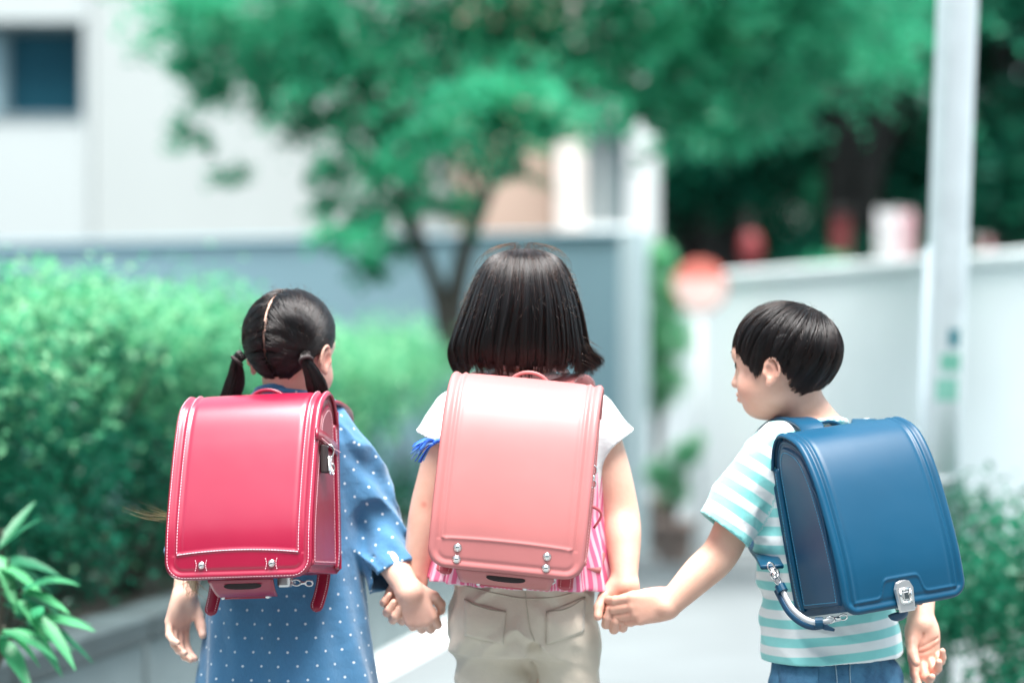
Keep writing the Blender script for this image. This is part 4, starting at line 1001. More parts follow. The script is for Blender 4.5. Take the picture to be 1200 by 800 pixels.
for i, mt in enumerate((.0,)):
    m.tube([cn + tB @ (roty(R(0)) @ V(.054 * math.cos(t), .049 * math.sin(t) + .004, -.014 * math.sin(t))) - oB for t in np.linspace(0, 2 * math.pi, 40)], .006, 8, False)
cb = m.build("collar", STRIPE, pB, True); set_attr(cb.data, "stripe", np.array([.0148 * (.5 + 1.5 * math.sin(i)) for i in range(len(cb.data.vertices))]))
# jeans
t = NT("blue_denim"); c = t.ramp(t.noise(22, 5, .6), .35, .68, (.010, .070, .16), (.07, .24, .40)); c2 = t.mix(t.math('MULTIPLY', t.noise(1200, 2, .6, "Object", (1, 1, .2)), .3), c, (.25, .42, .55))
t.link(c2, t.b.inputs["Base Color"]); t.set(Roughness=.85, Specular_IOR_Level=.2); b1 = t.bump(t.noise(1300, 2), .4, .0006); t.second_bump(b1, 40, .5, .006, 4); DENIM = t.m
G = Grid(cB + V(-.16, -.17, .06), cB + V(.22, .17, .60), .0034); cJ = cB + V(.02, 0, 0); tJ = torso_M(R(22), R(-2))
def jf(ang, z, lx, ly):
    p = np.stack(np.broadcast_arrays(lx * 12, ly * 12, z * 26 + np.abs(lx) * 10), -1).astype(np.float32); return .006 * vnoise(p, 24, 2)
G.add(stack([(.40, 0, 0, .098, .078), (.46, 0, -.004, .104, .086), (.51, 0, -.002, .094, .076), (.55, 0, 0, .088, .068)], tJ, cJ, 2.4, jf))
for sg in (-1, 1):
    x, y = (cJ + tJ @ V(sg * .054, 0, 0))[:2]
    G.add(hollow(wrinkle(limb_prim([(x, y, .50), (x, y, .40), (x, y, .24), (x, y, .09)], [.058, .055, .05, .046]), folds(18 + sg, .006, 10, 17, .9 * sg)), (x, y, .10), (0, 0, -1), .0065, .04), .012)
jn, jv, jfc = cloth("jeans", pB, oB, G, DENIM, 1)
prj = project(jv, jfc); DST = surf("denim_thread", (.35, .5, .6), .9)
patch([(917, 781), (961, 781), (959, 826), (919, 826)], "pocket", jn, oB, prj, DENIM, 3.78); patch([(1000, 772), (1034, 766), (1034, 815), (1000, 820)], "pocket", jn, oB, prj, DENIM, 3.80)
for ln in ([(908, 777), (940, 778), (975, 774), (1010, 768)], [(980, 765), (982, 800), (978, 830)], [(1001, 770), (998, 790), (1000, 820)]): seam_line(ln, DST, .0009, "seam", jn, oB, prj, .001, 3.78)
for sg in (-1, 1): shoe("shoe", pB, oB, (cJ[0] + sg * .058, DB + .01, 0), R(20), SHOE, SOLE)
# ------------------------------------------------------------------ school backpacks
def leather(name, col, rough=.33, var=.04, coat=.35, spec=.42, crough=.32):
    t = NT(name); c = np.array(col); nz = t.noise(7, 4)
    t.link(t.ramp(nz, .3, .7, tuple(c * (1 - var)), tuple(np.minimum(c * (1 + var), 1))), t.b.inputs["Base Color"])
    rr = t.node("ShaderNodeMapRange"); rr.inputs[3].default_value = rough - .05; rr.inputs[4].default_value = rough + .06; t.link(t.noise(30, 4), rr.inputs[0]); t.link(rr.outputs[0], t.b.inputs["Roughness"])
    t.set(Specular_IOR_Level=spec, Coat_Weight=coat, Coat_Roughness=crough); b1 = t.bump(t.noise(1100, 3), .10, .0004); b2 = t.node("ShaderNodeBump"); b2.inputs["Strength"].default_value = .18; b2.inputs["Distance"].default_value = .004; t.link(t.noise(11, 2), b2.inputs["Height"]); t.link(b2.outputs[0], b1.inputs["Normal"]); return t.m
CHROME = NT("polished_metal"); CHROME.set(Base_Color=(.78, .78, .76, 1), Metallic=1.0, Roughness=.16); CHROME = CHROME.m
STEELD = NT("brushed_metal"); STEELD.set(Base_Color=(.70, .70, .69, 1), Metallic=.9, Roughness=.3); STEELD = STEELD.m
SLOT = surf("slot_lining", (.03, .02, .02), .8)
def profile(H, Dp, s=.0):
    """side profile (y,z) of the flap, from the back plate over the top to the front bottom"""
    return [(.004, H - .050), (-.012, H - .018), (-.036, H), (-Dp * (.46 - .07 * s), H - .006), (-Dp * (.70 - .13 * s), H * .905), (-Dp * (.88 - .17 * s), H * .74), (-Dp * (.98 - .13 * s), H * .5), (-Dp * (1.02 - .055 * s), H * .25), (-Dp, .012), (-Dp * .985, -.004)]
class Bag:
    def __init__(s, name, label, at, M, W, H, Dp, mats, slope=0.0):
        s.W, s.H, s.Dp = W, H, Dp; s.mat, s.dark, s.thread = mats
        s.o = empty(name, at, M); tag(s.o, label, "school bag"); s.at = np.asarray(at, float); s.M = np.asarray(M)
        s.prof = resample(catmull(profile(H, Dp, slope), 160), .0018); s.L = .0018 * (len(s.prof) - 1)
        T = np.gradient(s.prof, axis=0); T /= np.linalg.norm(T, axis=1)[:, None]; s.N = np.stack([T[:, 1], -T[:, 0]], 1)   # outward
        if s.N[len(s.N) // 2][0] > 0: s.N = -s.N
    def loc(s, world): return s.M.T @ (np.asarray(world, float) - s.at)
    def surf_pt(s, u, e, off=0.0):
        """point on the flap: u across (metres from centre), e up from the bottom edge along the profile"""
        i = np.clip((s.L - e) / .0018, 0, len(s.prof) - 1.001); k = int(i); f = i - k
        p = s.prof[k] * (1 - f) + s.prof[k + 1] * f; n = s.N[k]; return np.array([u, p[0] + n[0] * off, p[1] + n[1] * off])
    def flap(s, line, side=.021, corner=.030, ridge=.0013, inner_r=.012):
        """line(u): height of the lower embossed line"""
        n = len(s.prof); nu = int(s.W / .0018); hw = s.W / 2; vs = np.empty((n, nu + 1, 3)); e = s.L - np.arange(n) * .0018
        # the hump narrows a touch toward the top
        for i in range(n):
            w = hw
            if e[i] < corner: w = hw - corner + math.sqrt(max(corner ** 2 - (corner - e[i]) ** 2, 0)) if e[i] > 0 else hw - corner
            u = np.linspace(-w, w, nu + 1); du = hw - np.abs(u)
            ed = np.minimum(du, e[i]);
            if e[i] < corner: 
                cx = hw - corner; cc = np.abs(u) > cx; ed = np.where(cc, corner - np.sqrt(np.maximum((np.abs(u) - cx), 0) ** 2 + (corner - e[i]) ** 2), ed)
            ed = np.maximum(ed, 0)
            ln = line(u); dl_ = np.abs(e[i] - ln); ins = np.abs(u) < hw - side
            dsd = np.abs(du - side)
            d1 = np.where(ins, dl_, 1.0); d2 = np.where(e[i] > ln - .001, dsd, 1.0)
            h = ridge * np.exp(-(d1 / .0022) ** 2) + ridge * .9 * np.exp(-(d2 / .0024) ** 2)
            h -= .0009 * np.exp(-((d2 - .0055) / .003) ** 2)
            h += .0016 * np.exp(-((ed - .0062) / .0042) ** 2) - .0030 * np.exp(-(ed / .0022) ** 2)
            h -= .0012 * np.exp(-((ed - .0145) / .003) ** 2)
            h += .0016 * (np.abs(u / hw) < 1) * (1 - (u / hw) ** 2) * min(1, max(0, e[i] / .05))   # slight crown
            vs[i] = np.stack([u, s.prof[i, 0] + s.N[i, 0] * h, s.prof[i, 1] + s.N[i, 1] * h], 1)
        idx = np.arange(n * (nu + 1)).reshape(n, nu + 1)
        f = np.stack([idx[:-1, :-1], idx[:-1, 1:], idx[1:, 1:], idx[1:, :-1]], -1).reshape(-1, 4)
        v = vs.reshape(-1, 3); a, b, c = v[f[0, 0]], v[f[0, 1]], v[f[0, 3]]
        mid = f[len(f) // 2]; nn = np.cross(v[mid[1]] - v[mid[0]], v[mid[3]] - v[mid[0]])
        if nn[1] > 0: f = f[:, ::-1]
        o = obj("flap", mk_mesh("flap", v, f), s.mat, s.o); md = o.modifiers.new("thick", 'SOLIDIFY'); md.thickness = .0045; md.offset = -1; s.fl = o; return o
    def stitches(s, pts, nrm, name="stitching", par=None, step=.0048, ln=.0031, w=.00042, mat=None):
        q = resample(np.asarray(pts, float), step); m = MB()
        for i in range(len(q) - 1):
            c = (q[i] + q[i + 1]) / 2; d = unit(q[i + 1] - q[i]); nv = nrm(c) if callable(nrm) else unit(nrm); b = unit(np.cross(d, nv)); nv = np.cross(b, d)
            m.box(c + nv * .0003, (ln / 2, w, w * .8), np.stack([d, b, nv], 1))
        return m.build(name, mat or s.thread, par or s.o, False, "stuff")
    def flap_stitch(s, uv, off=.0012, **k):
        uv = np.asarray(uv, float); uv = resample(uv, .0024); pts = [s.surf_pt(u, e, off) for u, e in uv]
        nr = {}
        def nrm(c):
            j = np.argmin([(p[0] - c[0]) ** 2 + (p[1] - c[1]) ** 2 + (p[2] - c[2]) ** 2 for p in pts]); i = int(np.clip((s.L - uv[j][1]) / .0018, 0, len(s.prof) - 1)); return np.array([0, s.N[i][0], s.N[i][1]])
        return s.stitches(pts, nrm, par=s.fl, **k)
    def case(s):
        """box under the flap, back plate with flange, bottom"""
        ins = .0075; pr = s.prof + -s.N * ins; pr = pr[::6]; pr = pr[(pr[:, 1] > .006)]
        poly = [(0.0, .002)] + [(0.0, s.H - .055)] + [tuple(p) for p in pr if p[0] < -.002] + [(-s.Dp * .96, .004)]
        w = s.W / 2 - .0085; n = len(poly); rows = []
        for x, k in ((-w + .003, .003), (-w, .0), (w, .0), (w - .003, .003)):
            cy, cz = -s.Dp * .5, s.H * .45
            rows.append([(x if k == 0 else (x - .0 if x < 0 else x), y + (cy - y) * k * 1.5, z + (cz - z) * k * 1.5) for y, z in poly])
        rows[0] = [(-w - .0015, y * .985 - .001, z * .99 + .001) for y, z in poly]; rows[3] = [(w + .0015, y * .985 - .001, z * .99 + .001) for y, z in poly]
        v = [p for r_ in rows for p in r_]; f = [(i * n + j, i * n + (j + 1) % n, (i + 1) * n + (j + 1) % n, (i + 1) * n + j) for i in range(3) for j in range(n)] + [tuple(range(n - 1, -1, -1)), tuple(range(3 * n, 4 * n))]
        m = MB(); m.add(v, f); s.box_ = m.build("case", s.dark, s.o)
        # raised side panels and edging
        for sg in (-1, 1):
            X = sg * (w + .0016)
            q = resample(np.array([(-.020, .014), (-.020, s.H - .062)] + [tuple(p) for p in (s.prof - s.N * .020)[::5] if p[0] < -.022 and p[1] > .014] + [(-s.Dp * .90, .014), (-.020, .014)]), .006)
            m = MB(); k = len(q) - 1; q = q[:k]; c2 = q.mean(0)
            vv = [(X, y, z) for y, z in q] + [(X + sg * .0035, c2[0] + (y - c2[0]) * .965, c2[1] + (z - c2[1]) * .98) for y, z in q]
            m.add(vv, [(i, (i + 1) % k, k + (i + 1) % k, k + i) for i in range(k)] + [tuple(range(k, 2 * k))]); g_ = m.build("gusset", s.dark, s.o)
            s.stitches([(X + sg * .0036, c2[0] + (y - c2[0]) * .90, c2[1] + (z - c2[1]) * .94) for y, z in np.vstack([q, q[:1]])], (sg, 0, 0), par=g_)
            # piping between side and front, and the flange by the back plate
            fr = [(X - sg * .002, y, z) for y, z in (s.prof - s.N * .0125)[::5] if z > .010 and y < -.02]
            m = MB(); m.tube(resample(np.array(fr), .005), .0033, 8); m.build("piping", s.mat, s.o, True)
            m = MB(); fl = catmull([(X + sg * .001, -.0075, s.H - .050), (X + sg * .003, -.0085, s.H * .6), (X + sg * .003, -.0085, .05), (X + sg * .001, -.012, .010)], 30); m.ribbon(fl, (0, 1, 0), .0085, .0028); e_ = m.build("flange", s.mat, s.o, True)
            s.stitches([p + V(sg * .0029, 0, 0) for p in fl[1:-1]], (sg, 0, 0), par=e_)
        m = MB(); m.box((0, .006, s.H * .47), (s.W / 2 - .002, .0075, s.H * .47 - .004), None, .007); m.build("back_plate", s.dark, s.o)
        m = MB(); m.box((0, .018, s.H * .5), (s.W / 2 - .03, .006, s.H * .38), None, .006); m.build("back_pad", surf("back_pad", (.5, .42, .36), .8), s.o)
    def handle(s):
        m = MB(); m.ribbon(catmull([(-.036, .004, s.H - .034), (-.030, .004, s.H - .004), (-.012, .002, s.H + .010), (.012, .002, s.H + .010), (.030, .004, s.H - .004), (.036, .004, s.H - .034)], 24), (0, 1, 0), .0075, .0028); m.build("carry_handle", s.mat, s.o, True)
    def tongue(s, w=.052, drop=.026, slot=True):
        """end of the flap that folds below the bag, with its slot and lock bar"""
        v = []; nu, nv = 18, 9
        for j in range(nv):
            b = j / (nv - 1); y = -s.Dp * .93 + b * .045; z = -.003 - drop * math.sin(b * math.pi * .5)
            ww = w * (1 - .12 * b)
            for i in range(nu): v.append((-ww + 2 * ww * i / (nu - 1), y, z))
        m = MB(); m.add(v, [(j * nu + i, j * nu + i + 1, (j + 1) * nu + i + 1, (j + 1) * nu + i) for j in range(nv - 1) for i in range(nu - 1)]); o = m.build("flap_tongue", s.mat, s.o, True)
        md = o.modifiers.new("thick", 'SOLIDIFY'); md.thickness = .004; md.offset = 0
        if slot:
            a = np.arange(24) * 2 * math.pi / 24; zz = -.003 - drop * .42
            vs = [(.002 + .030 * math.copysign(abs(math.cos(t)) ** .7, math.cos(t)), -s.Dp * .93 + .010 - .0035 - .0045 * (math.sin(t) > 0) * 0 - .002, zz + .0052 * math.sin(t)) for t in a]
            m = MB(); m.add(vs, [tuple(range(24))]); k = m.build("slot", SLOT, o); md = k.modifiers.new("thick", 'SOLIDIFY'); md.thickness = .002
        m = MB(); m.tube([(-.042, -s.Dp * .66, -drop - .004), (.03, -s.Dp * .66, -drop - .004)], .0036, 10); m.build("lock_bar", s.dark, s.o, True)
        m = MB(); m.box((.0, -s.Dp * .66, -.012), (.035, .012, .014), None, .004); m.build("lock_mount", s.dark, s.o)
        m = MB(); m.dome((.03, -s.Dp * .66 - .002, -drop - .004), (.5, -1, 0), .0042, .003); m.dome((-.042, -s.Dp * .66 - .002, -drop - .004), (-.5, -1, 0), .0042, .003); m.build("lock_pins", STEELD, s.o, True)
    def tail(s, x, ln=.058, lean=0.0, w=.0105, y=-.018):
        """loose end of a shoulder strap below the bag"""
        n = 22; t = np.linspace(0, 1, n); pts = np.array([(x + lean * q * q, y - .012 * q, .012 - (ln + .012) * q) for q in t]); ww = np.where(t > .86, w * np.sqrt(np.maximum(1 - ((t - .86) / .145) ** 2, 0.02)), w)
        m = MB(); m.ribbon(pts, (1, 0, 0), ww, .0020); o = m.build("strap_tail", s.dark, s.o, True)
        bot = [(x + lean * .72 + .0072 * math.cos(a), y - .012 * .84 - .0024, .012 - (ln + .012) * .86 - .0072 * math.sin(a)) for a in np.linspace(0, math.pi, 9)]
        up_r = [(x + lean * q * q + .0076, y - .012 * q - .0024, .012 - (ln + .012) * q) for q in np.linspace(.15, .84, 10)]; up_l = [(p[0] - .0152, p[1], p[2]) for p in up_r]
        s.stitches(up_r + bot[1:-1] + up_l[::-1], (0, -1, 0), par=o, step=.0036, ln=.0022); return o
    def rivet(s, u, e, r=.0056):
        p = s.surf_pt(u, e, .0010); i = int((s.L - e) / .0018); nv = V(0, *s.N[i]); m = MB(); m.dome(p, nv, r * 1.18, .0008, 18, 2); m.dome(p + nv * .0006, nv, r * .86, r * .62, 18, 6); return m.build("rivet", CHROME, s.o, True)
    def strap(s, world_pts, w=.019, wdir=(1.0, 0, 0), t=.0035, name="shoulder_strap", n=40):
        q = np.array([s.loc(p) for p in catmull(world_pts, n)]); T = np.gradient(q, axis=0)
        m = MB(); m.ribbon(q, s.M.T @ np.asarray(wdir, float), w, t); return m.build(name, s.mat, s.o, True)
    def clip(s, p, d, mat=CHROME, sc_=1.0, name="snap_hook"):
        """small metal hook: ring, swivel and tongue"""
        p = np.asarray(p, float); d = unit(d); u = unit(np.cross(d, (0, 1, .2))); m = MB()
        m.tube([p + d * (.010 * sc_ * math.cos(a) + .008 * sc_) + u * .0065 * sc_ * math.sin(a) for a in np.linspace(.3, 2 * math.pi - .1, 18)], .0019 * sc_, 8)
        m.tube([p + d * .018 * sc_, p + d * .030 * sc_], (.0040 * sc_, .0030 * sc_), 10); m.tube([p + d * (.036 + .008 * math.cos(a)) * sc_ + u * .006 * sc_ * math.sin(a) for a in np.linspace(0, 2 * math.pi, 16)], .0018 * sc_, 8); return m.build(name, mat, s.o, True)
def dring(s, c, nrm, r, tube, name="ring", mat=CHROME):
    nrm = unit(nrm); u = unit(np.cross(nrm, (.1, .9, .2))); w = np.cross(nrm, u); m = MB(); m.tube([np.asarray(c) + u * r * math.cos(a) + w * r * 1.3 * math.sin(a) for a in np.linspace(0, 2 * math.pi, 20)], tube, 8, False); return m.build(name, mat, s.o, True)

# ---- crimson bag
CRIM = leather("crimson_leather", (.26, .0010, .027), .36, coat=.9, crough=.27); CRIMD = leather("dark_crimson_leather", (.24, .004, .026), .38, coat=.1); TH_R = surf("pale_pink_thread", (.85, .52, .58), .8, .05)
Mr = rotz(R(-11)) @ roty(R(-2.5)) @ rotx(R(-5))
red = Bag("school_backpack", "crimson red school backpack with pale stitching, worn by the pigtailed girl", P(317, 676, 3.865), Mr, .236, .288, .172, (CRIM, CRIMD, TH_R), 1.0)
ln_r = lambda u: .040 + .006 * (1 - (u / .1) ** 2)
red.flap(ln_r); red.case(); red.handle(); red.tongue()
hw = red.W / 2 - .021
for sg in (-1, 1): red.flap_stitch([(sg * (hw - .0), .042), (sg * hw, red.L - .03)], .0020)
red.flap_stitch([(u, float(ln_r(u))) for u in np.linspace(-hw, hw, 40)], .0022, ln=.0040, w=.0007)
hb = red.W / 2 - .0052
red.flap_stitch([(-hb, red.L - .03), (-hb, .035)] + [(-hb + .026 - .026 * math.cos(a), .031 - .026 * math.sin(a)) for a in np.linspace(0, math.pi / 2, 8)] + [(hb - .026 + .026 * math.sin(a), .031 - .026 * math.cos(a)) for a in np.linspace(0, math.pi / 2, 8)] + [(hb, .035), (hb, red.L - .03)], .0014)
for u in (-.058, .054):
    red.rivet(u, .0235, .0052)
    for sg in (-1, 1): red.flap_stitch([(u + sg * .0095, .0145), (u + sg * .0075, .020), (u + sg * .0075, .027), (u + sg * .0095, .0325)], .0016, step=.0036, ln=.0024)
red.tail(-.079, .058, -.010, .0105, -.03); red.tail(.092, .056, -.014, .0105, -.010)
# right side: buckle strap, black tab and zip pull
X = red.W / 2 - .004
m = MB(); m.ribbon(catmull([(X + .002, -.006, .198), (X + .006, -.05, .205), (X + .006, -.10, .214), (X + .002, -.128, .218)], 16), (0, 0, 1), .0085, .002); sbk = m.build("side_strap", CRIM, red.o, True)
red.stitches([(X + .0085, -.012, .1945), (X + .0085, -.05, .1985), (X + .0085, -.12, .211)], (1, 0, 0), par=sbk)
m = MB(); m.box((X + .006, -.098, .180), (.0035, .013, .022), None, .002); m.build("black_tab", SLOT, red.o)
red.clip((X + .012, -.088, .200), (0, .12, -1), CHROME, .95, "zip_pull")
m = MB(); m.box((X + .0125, -.083, .160), (.0025, .009, .0045), None, .0018); m.box((X + .0125, -.090, .172), (.0025, .0035, .012), None, .0015); m.build("pull_tab", CHROME, red.o, True)
red.clip((.070, -.115, -.010), (1, .1, -.08), STEELD, .72); m = MB(); m.box((.060, -.12, -.008), (.010, .012, .009), None, .003); m.build("lock_plate", STEELD, red.o)
red.strap([P(372, 470, 3.90), P(392, 474, 3.95), P(404, 490, 4.03), P(395, 530, 4.075), P(385, 560, 4.05)], .015); red.strap([P(300, 472, 3.90), P(284, 476, 3.95), P(276, 492, 4.03), P(285, 540, 4.09), P(280, 610, 4.09), P(262, 650, 4.0), P(240, 670, 3.91)], .015)

# ---- pink bag
PINK = leather("salmon_pink_leather", (.47, .160, .156), .38, coat=.08, spec=.38); PINKD = leather("deep_rose_leather", (.46, .08, .10), .4, coat=.1); TH_P = surf("soft_pink_thread", (.84, .56, .56), .8, .05)
Mp = rotz(R(-4)) @ roty(R(5.5)) @ rotx(R(-1))
pink = Bag("school_backpack", "salmon pink school backpack with two pairs of rivets, worn by the middle girl", P(600, 661, 3.815), Mp, .238, .292, .168, (PINK, PINKD, TH_P), .3)
ln_p = lambda u: .046 + .003 * (1 - (u / .1) ** 2)
pink.flap(ln_p, ridge=.0016); pink.case(); pink.handle(); pink.tongue(.075, .022)
for u in (-.074, .062):
    pink.rivet(u, .033, .0058); pink.rivet(u, .0155, .0058)
hb = pink.W / 2 - .0045
pink.flap_stitch([(hb, .03), (hb, pink.L - .03)], .0008, mat=surf("rose_thread", (.45, .16, .18), .8), ln=.0034)
pink.tail(-.100, .022, -.004, .0125, -.03); pink.tail(.088, .030, .0, .012, -.015)
red_x = pink.W / 2
pink.clip((red_x - .0035, -.07, .168), (.05, .1, -1), CHROME, .75)
dring(pink, (.070, -.05, -.004), (0, 1, .3), .007, .0016); pink.clip((.035, -.10, -.010), (1, .1, -.05), STEELD, .9)
m = MB(); m.ribbon(catmull([(red_x - .004, -.004, .105), (red_x + .010, .002, .098), (red_x + .013, .004, .088), (red_x + .004, .004, .070)], 12), (0, 1, 0), .010, .002); m.build("side_strap", PINKD, pink.o, True)
pink.strap([P(590, 450, 3.86), P(578, 437, 3.91), P(560, 446, 4.0), P(556, 500, 4.05), P(550, 580, 4.04), P(535, 640, 3.96), P(530, 668, 3.85)], .019); pink.strap([P(655, 452, 3.86), P(668, 440, 3.91), P(684, 452, 4.0), P(684, 500, 4.05), P(694, 580, 4.04), P(702, 620, 3.96), P(690, 668, 3.85)], .019)
# blue tassel on the pink bag
BLUE_T = surf("blue_ribbon", (.02, .13, .62), .6, .4, 60); tz_ = P(512, 516, 3.80)
ts = empty("ribbon_tassel", tz_); tag(ts, "bright blue ribbon tassel fluttering from the left side of the pink backpack", "tassel")
rg = np.random.default_rng(8)
m = MB(); m.tube(catmull([(0.012, .004, -.002), (0, 0, 0), (-.006, -.002, -.004)], 8), .0035, 8); m.build("knot", BLUE_T, ts, True)
for k in range(26):
    a = rg.uniform(-.75, .35); L = rg.uniform(.026, .044); e = V(-math.cos(a) * L, rg.uniform(-.012, .012), -.016 + math.sin(a) * L * .8); md_ = e * .5 + V(0, rg.uniform(-.004, .004), .006 + rg.uniform(-.003, .003))
    m = MB(); m.ribbon(catmull([(0, 0, -.002), md_, e], 8), unit(rg.normal(size=3)), np.linspace(.0028, .0016, 8), .0003); m.build("strand", BLUE_T if k % 3 else surf("pale_blue_ribbon", (.20, .42, .72), .6, .2), ts, True)

# ---- blue bag
NAVY = leather("teal_blue_leather", (.0002, .048, .100), .40, coat=.02, spec=.32); NAVYD = leather("deep_blue_leather", (.0003, .042, .095), .42, coat=.05); TH_B = surf("blue_thread", (.05, .26, .42), .8, .05)
Mb = rotz(R(21)) @ roty(R(-7)) @ rotx(R(-8))
blue = Bag("school_backpack", "teal blue school backpack with silver clasp, worn by the boy", P(1005, 713, 3.80), Mb, .214, .286, .158, (NAVY, NAVYD, TH_B), .3)
def ln_b(u):
    c = -.004; d = np.abs(u - c)
    return .0185 + .0275 / (1 + np.exp((d - .034) / .0022))
blue.flap(ln_b, .019, .026, .0018); blue.case(); blue.handle()
# clasp
pc = blue.surf_pt(-.004, .0175, .003); m = MB()
out = [(-.0135, -.024), (.0135, -.024), (.0165, .012), (.012, .0215), (.004, .024), (-.004, .024), (-.012, .0215), (-.0165, .012)]
vv = [(pc[0] + x, pc[1] - .0015, pc[2] + z) for x, z in out] + [(pc[0] + x * .9, pc[1] - .0055, pc[2] + z * .92) for x, z in out]; k = len(out)
m.add(vv, [(i, (i + 1) % k, k + (i + 1) % k, k + i) for i in range(k)] + [tuple(range(k, 2 * k)), tuple(range(k - 1, -1, -1))]); cl = m.build("clasp", STEELD, blue.o)
fr = [(-.0085, -.010), (.0085, -.010), (.0085, .010), (-.0085, .010), (-.0085, -.010)]
m = MB()
for i in range(4): m.tube([(pc[0] + fr[i][0], pc[1] - .0058, pc[2] + fr[i][1]), (pc[0] + fr[i + 1][0], pc[1] - .0058, pc[2] + fr[i + 1][1])], .0022, 8)
m.build("clasp_frame", CHROME, cl, True)
m = MB(); m.box((pc[0], pc[1] - .0062, pc[2]), (.005, .002, .006), None, .0012); m.build("clasp_button", CHROME, cl)
m = MB(); m.dome((pc[0] + .002, -blue.Dp * .82, -.012), (0, -.2, -1), .016, .012, 18, 5); m.build("lock_knob", NAVYD, blue.o, True)
m = MB(); m.box((pc[0] + .006, -blue.Dp * .95, -.004), (.016, .006, .0035), None, .0015); m.build("lock_plate", CHROME, blue.o)
# left gusset pocket arch
X = -(blue.W / 2 - .0105) - .004
m = MB(); m.tube(catmull([(X, -.130, .03), (X, -.132, .14), (X, -.118, .190), (X, -.085, .208), (X, -.052, .190), (X, -.040, .14), (X, -.038, .10)], 40), .0022, 8); m.build("pocket_ridge", NAVYD, blue.o, True)
# lower strap with ring and hook on the boy's left side
lo_ = catmull([P(905, 664, 3.74), P(916, 690, 3.73), P(931, 715, 3.70), P(955, 729, 3.68), P(985, 724, 3.68)], 30)
GREYL = surf("grey_strap", (.62, .64, .66), .45, .06)
q = np.array([blue.loc(p) for p in lo_]); m = MB(); m.ribbon(q, blue.M.T @ V(0.3, -.35, .8), .0042, .0016); m.build("adjuster_strap", GREYL, blue.o, True)
q2 = np.array([blue.loc(p + V(-.005, .004, -.007)) for p in lo_[6:26]]); m = MB(); m.ribbon(q2, blue.M.T @ V(0.3, -.35, .8), .0048, .0016); m.build("adjuster_strap", NAVYD, blue.o, True)
for i in (7, 23):
    d = unit(q[min(i + 1, 29)] - q[i - 1]); m = MB(); m.tube([q[i] - d * .006, q[i] + d * .006], .0085, 12); m.build("keeper_loop", NAVY, blue.o)
blue.clip(blue.loc(P(902, 660, 3.735)), blue.M.T @ unit(P(916, 690, 3.73) - P(902, 660, 3.74)), CHROME, .8)
blue.clip(blue.loc(P(968, 727, 3.68)), blue.M.T @ unit(P(1000, 720, 3.67) - P(968, 727, 3.68)), CHROME, .75)
dring(blue, blue.loc(P(908, 672, 3.73)), blue.M.T @ V(.5, -1, .2), .0065, .0016)
m = MB(); e0 = blue.loc(P(958, 731, 3.68)); e1 = blue.loc(P(978, 738, 3.67)); m.ribbon([e0, (e0 + e1) / 2, e1], blue.M.T @ V(0, -.3, 1), (.004, .005, .002), .001); m.build("strap_tail", NAVYD, blue.o)
blue.strap([P(956, 512, 3.76), P(948, 497, 3.79), P(928, 491, 3.84), P(908, 500, 3.90), P(893, 524, 3.945), P(885, 590, 3.97), P(888, 635, 3.92), P(900, 655, 3.80), P(905, 664, 3.745)], .018, (.9, -.4, 0), .0032)
blue.strap([P(1010, 505, 3.83), P(1012, 493, 3.90), P(1022, 505, 3.98), P(1030, 545, 4.03), P(1040, 620, 4.04), P(1060, 680, 3.96), P(1068, 705, 3.86)], .018, (.9, .4, 0), .0032)
# ------------------------------------------------------------------ hair
def hair_mat(name, melanin=.93, red=.25, rough=.28):
    t = NT(name); h = t.node("ShaderNodeBsdfHairPrincipled"); h.model = 'CHIANG'; h.parametrization = 'MELANIN'
    h.inputs["Melanin"].default_value = melanin; h.inputs["Melanin Redness"].default_value = red; h.inputs["Roughness"].default_value = rough; h.inputs["Radial Roughness"].default_value = .45
    h.inputs["Coat"].default_value = .5; h.inputs["Random Color"].default_value = .15; h.inputs["Random Roughness"].default_value = .2; t.link(h.outputs[0], t.out.inputs[0]); return t.m
HAIR = hair_mat("black_hair", 1.0, .05, .33); HAIR_B = hair_mat("brown_hair", .80, .45)
def strands(name, P3, radius, mat, parent, taper=.35):
    """P3 (n,m,3) points in the parent's space"""
    n, m, _ = P3.shape; cu = bpy.data.hair_curves.new(name); cu.add_curves([m] * n)
    cu.points.foreach_set("position", np.ascontiguousarray(P3, np.float32).ravel())
    t = np.linspace(0, 1, m); r = radius * (1 - (1 - taper) * np.clip((t - .6) / .4, 0, 1)); cu.points.foreach_set("radius", np.tile(r, n).astype(np.float32))
    cu.materials.append(mat); o = bpy.data.objects.new(name, cu); COL.objects.link(o); o.parent = parent; o["kind"] = "stuff"; return o
def smooth_noise1(x, seed, f):
    r = np.random.default_rng(seed); ph = r.uniform(0, 6.28, 6); fr = f * np.array([1, 1.9, 3.1, 4.7, 7.3, 11.0]); am = 1 / np.array([1, 1.5, 2, 2.6, 3.4, 4.5])
    return sum(a * np.sin(x * q + p) for a, q, p in zip(am, fr, ph)) / am.sum()
def radial(D, cen, rad):
    """distance from the head origin along D to the hair ellipsoid"""
    q = D / rad; c = cen / rad; a = (q * q).sum(-1); b = -(q * c).sum(-1); cc = (c * c).sum() - 1
    return (-b + np.sqrt(np.maximum(b * b - a * cc, 0))) / a
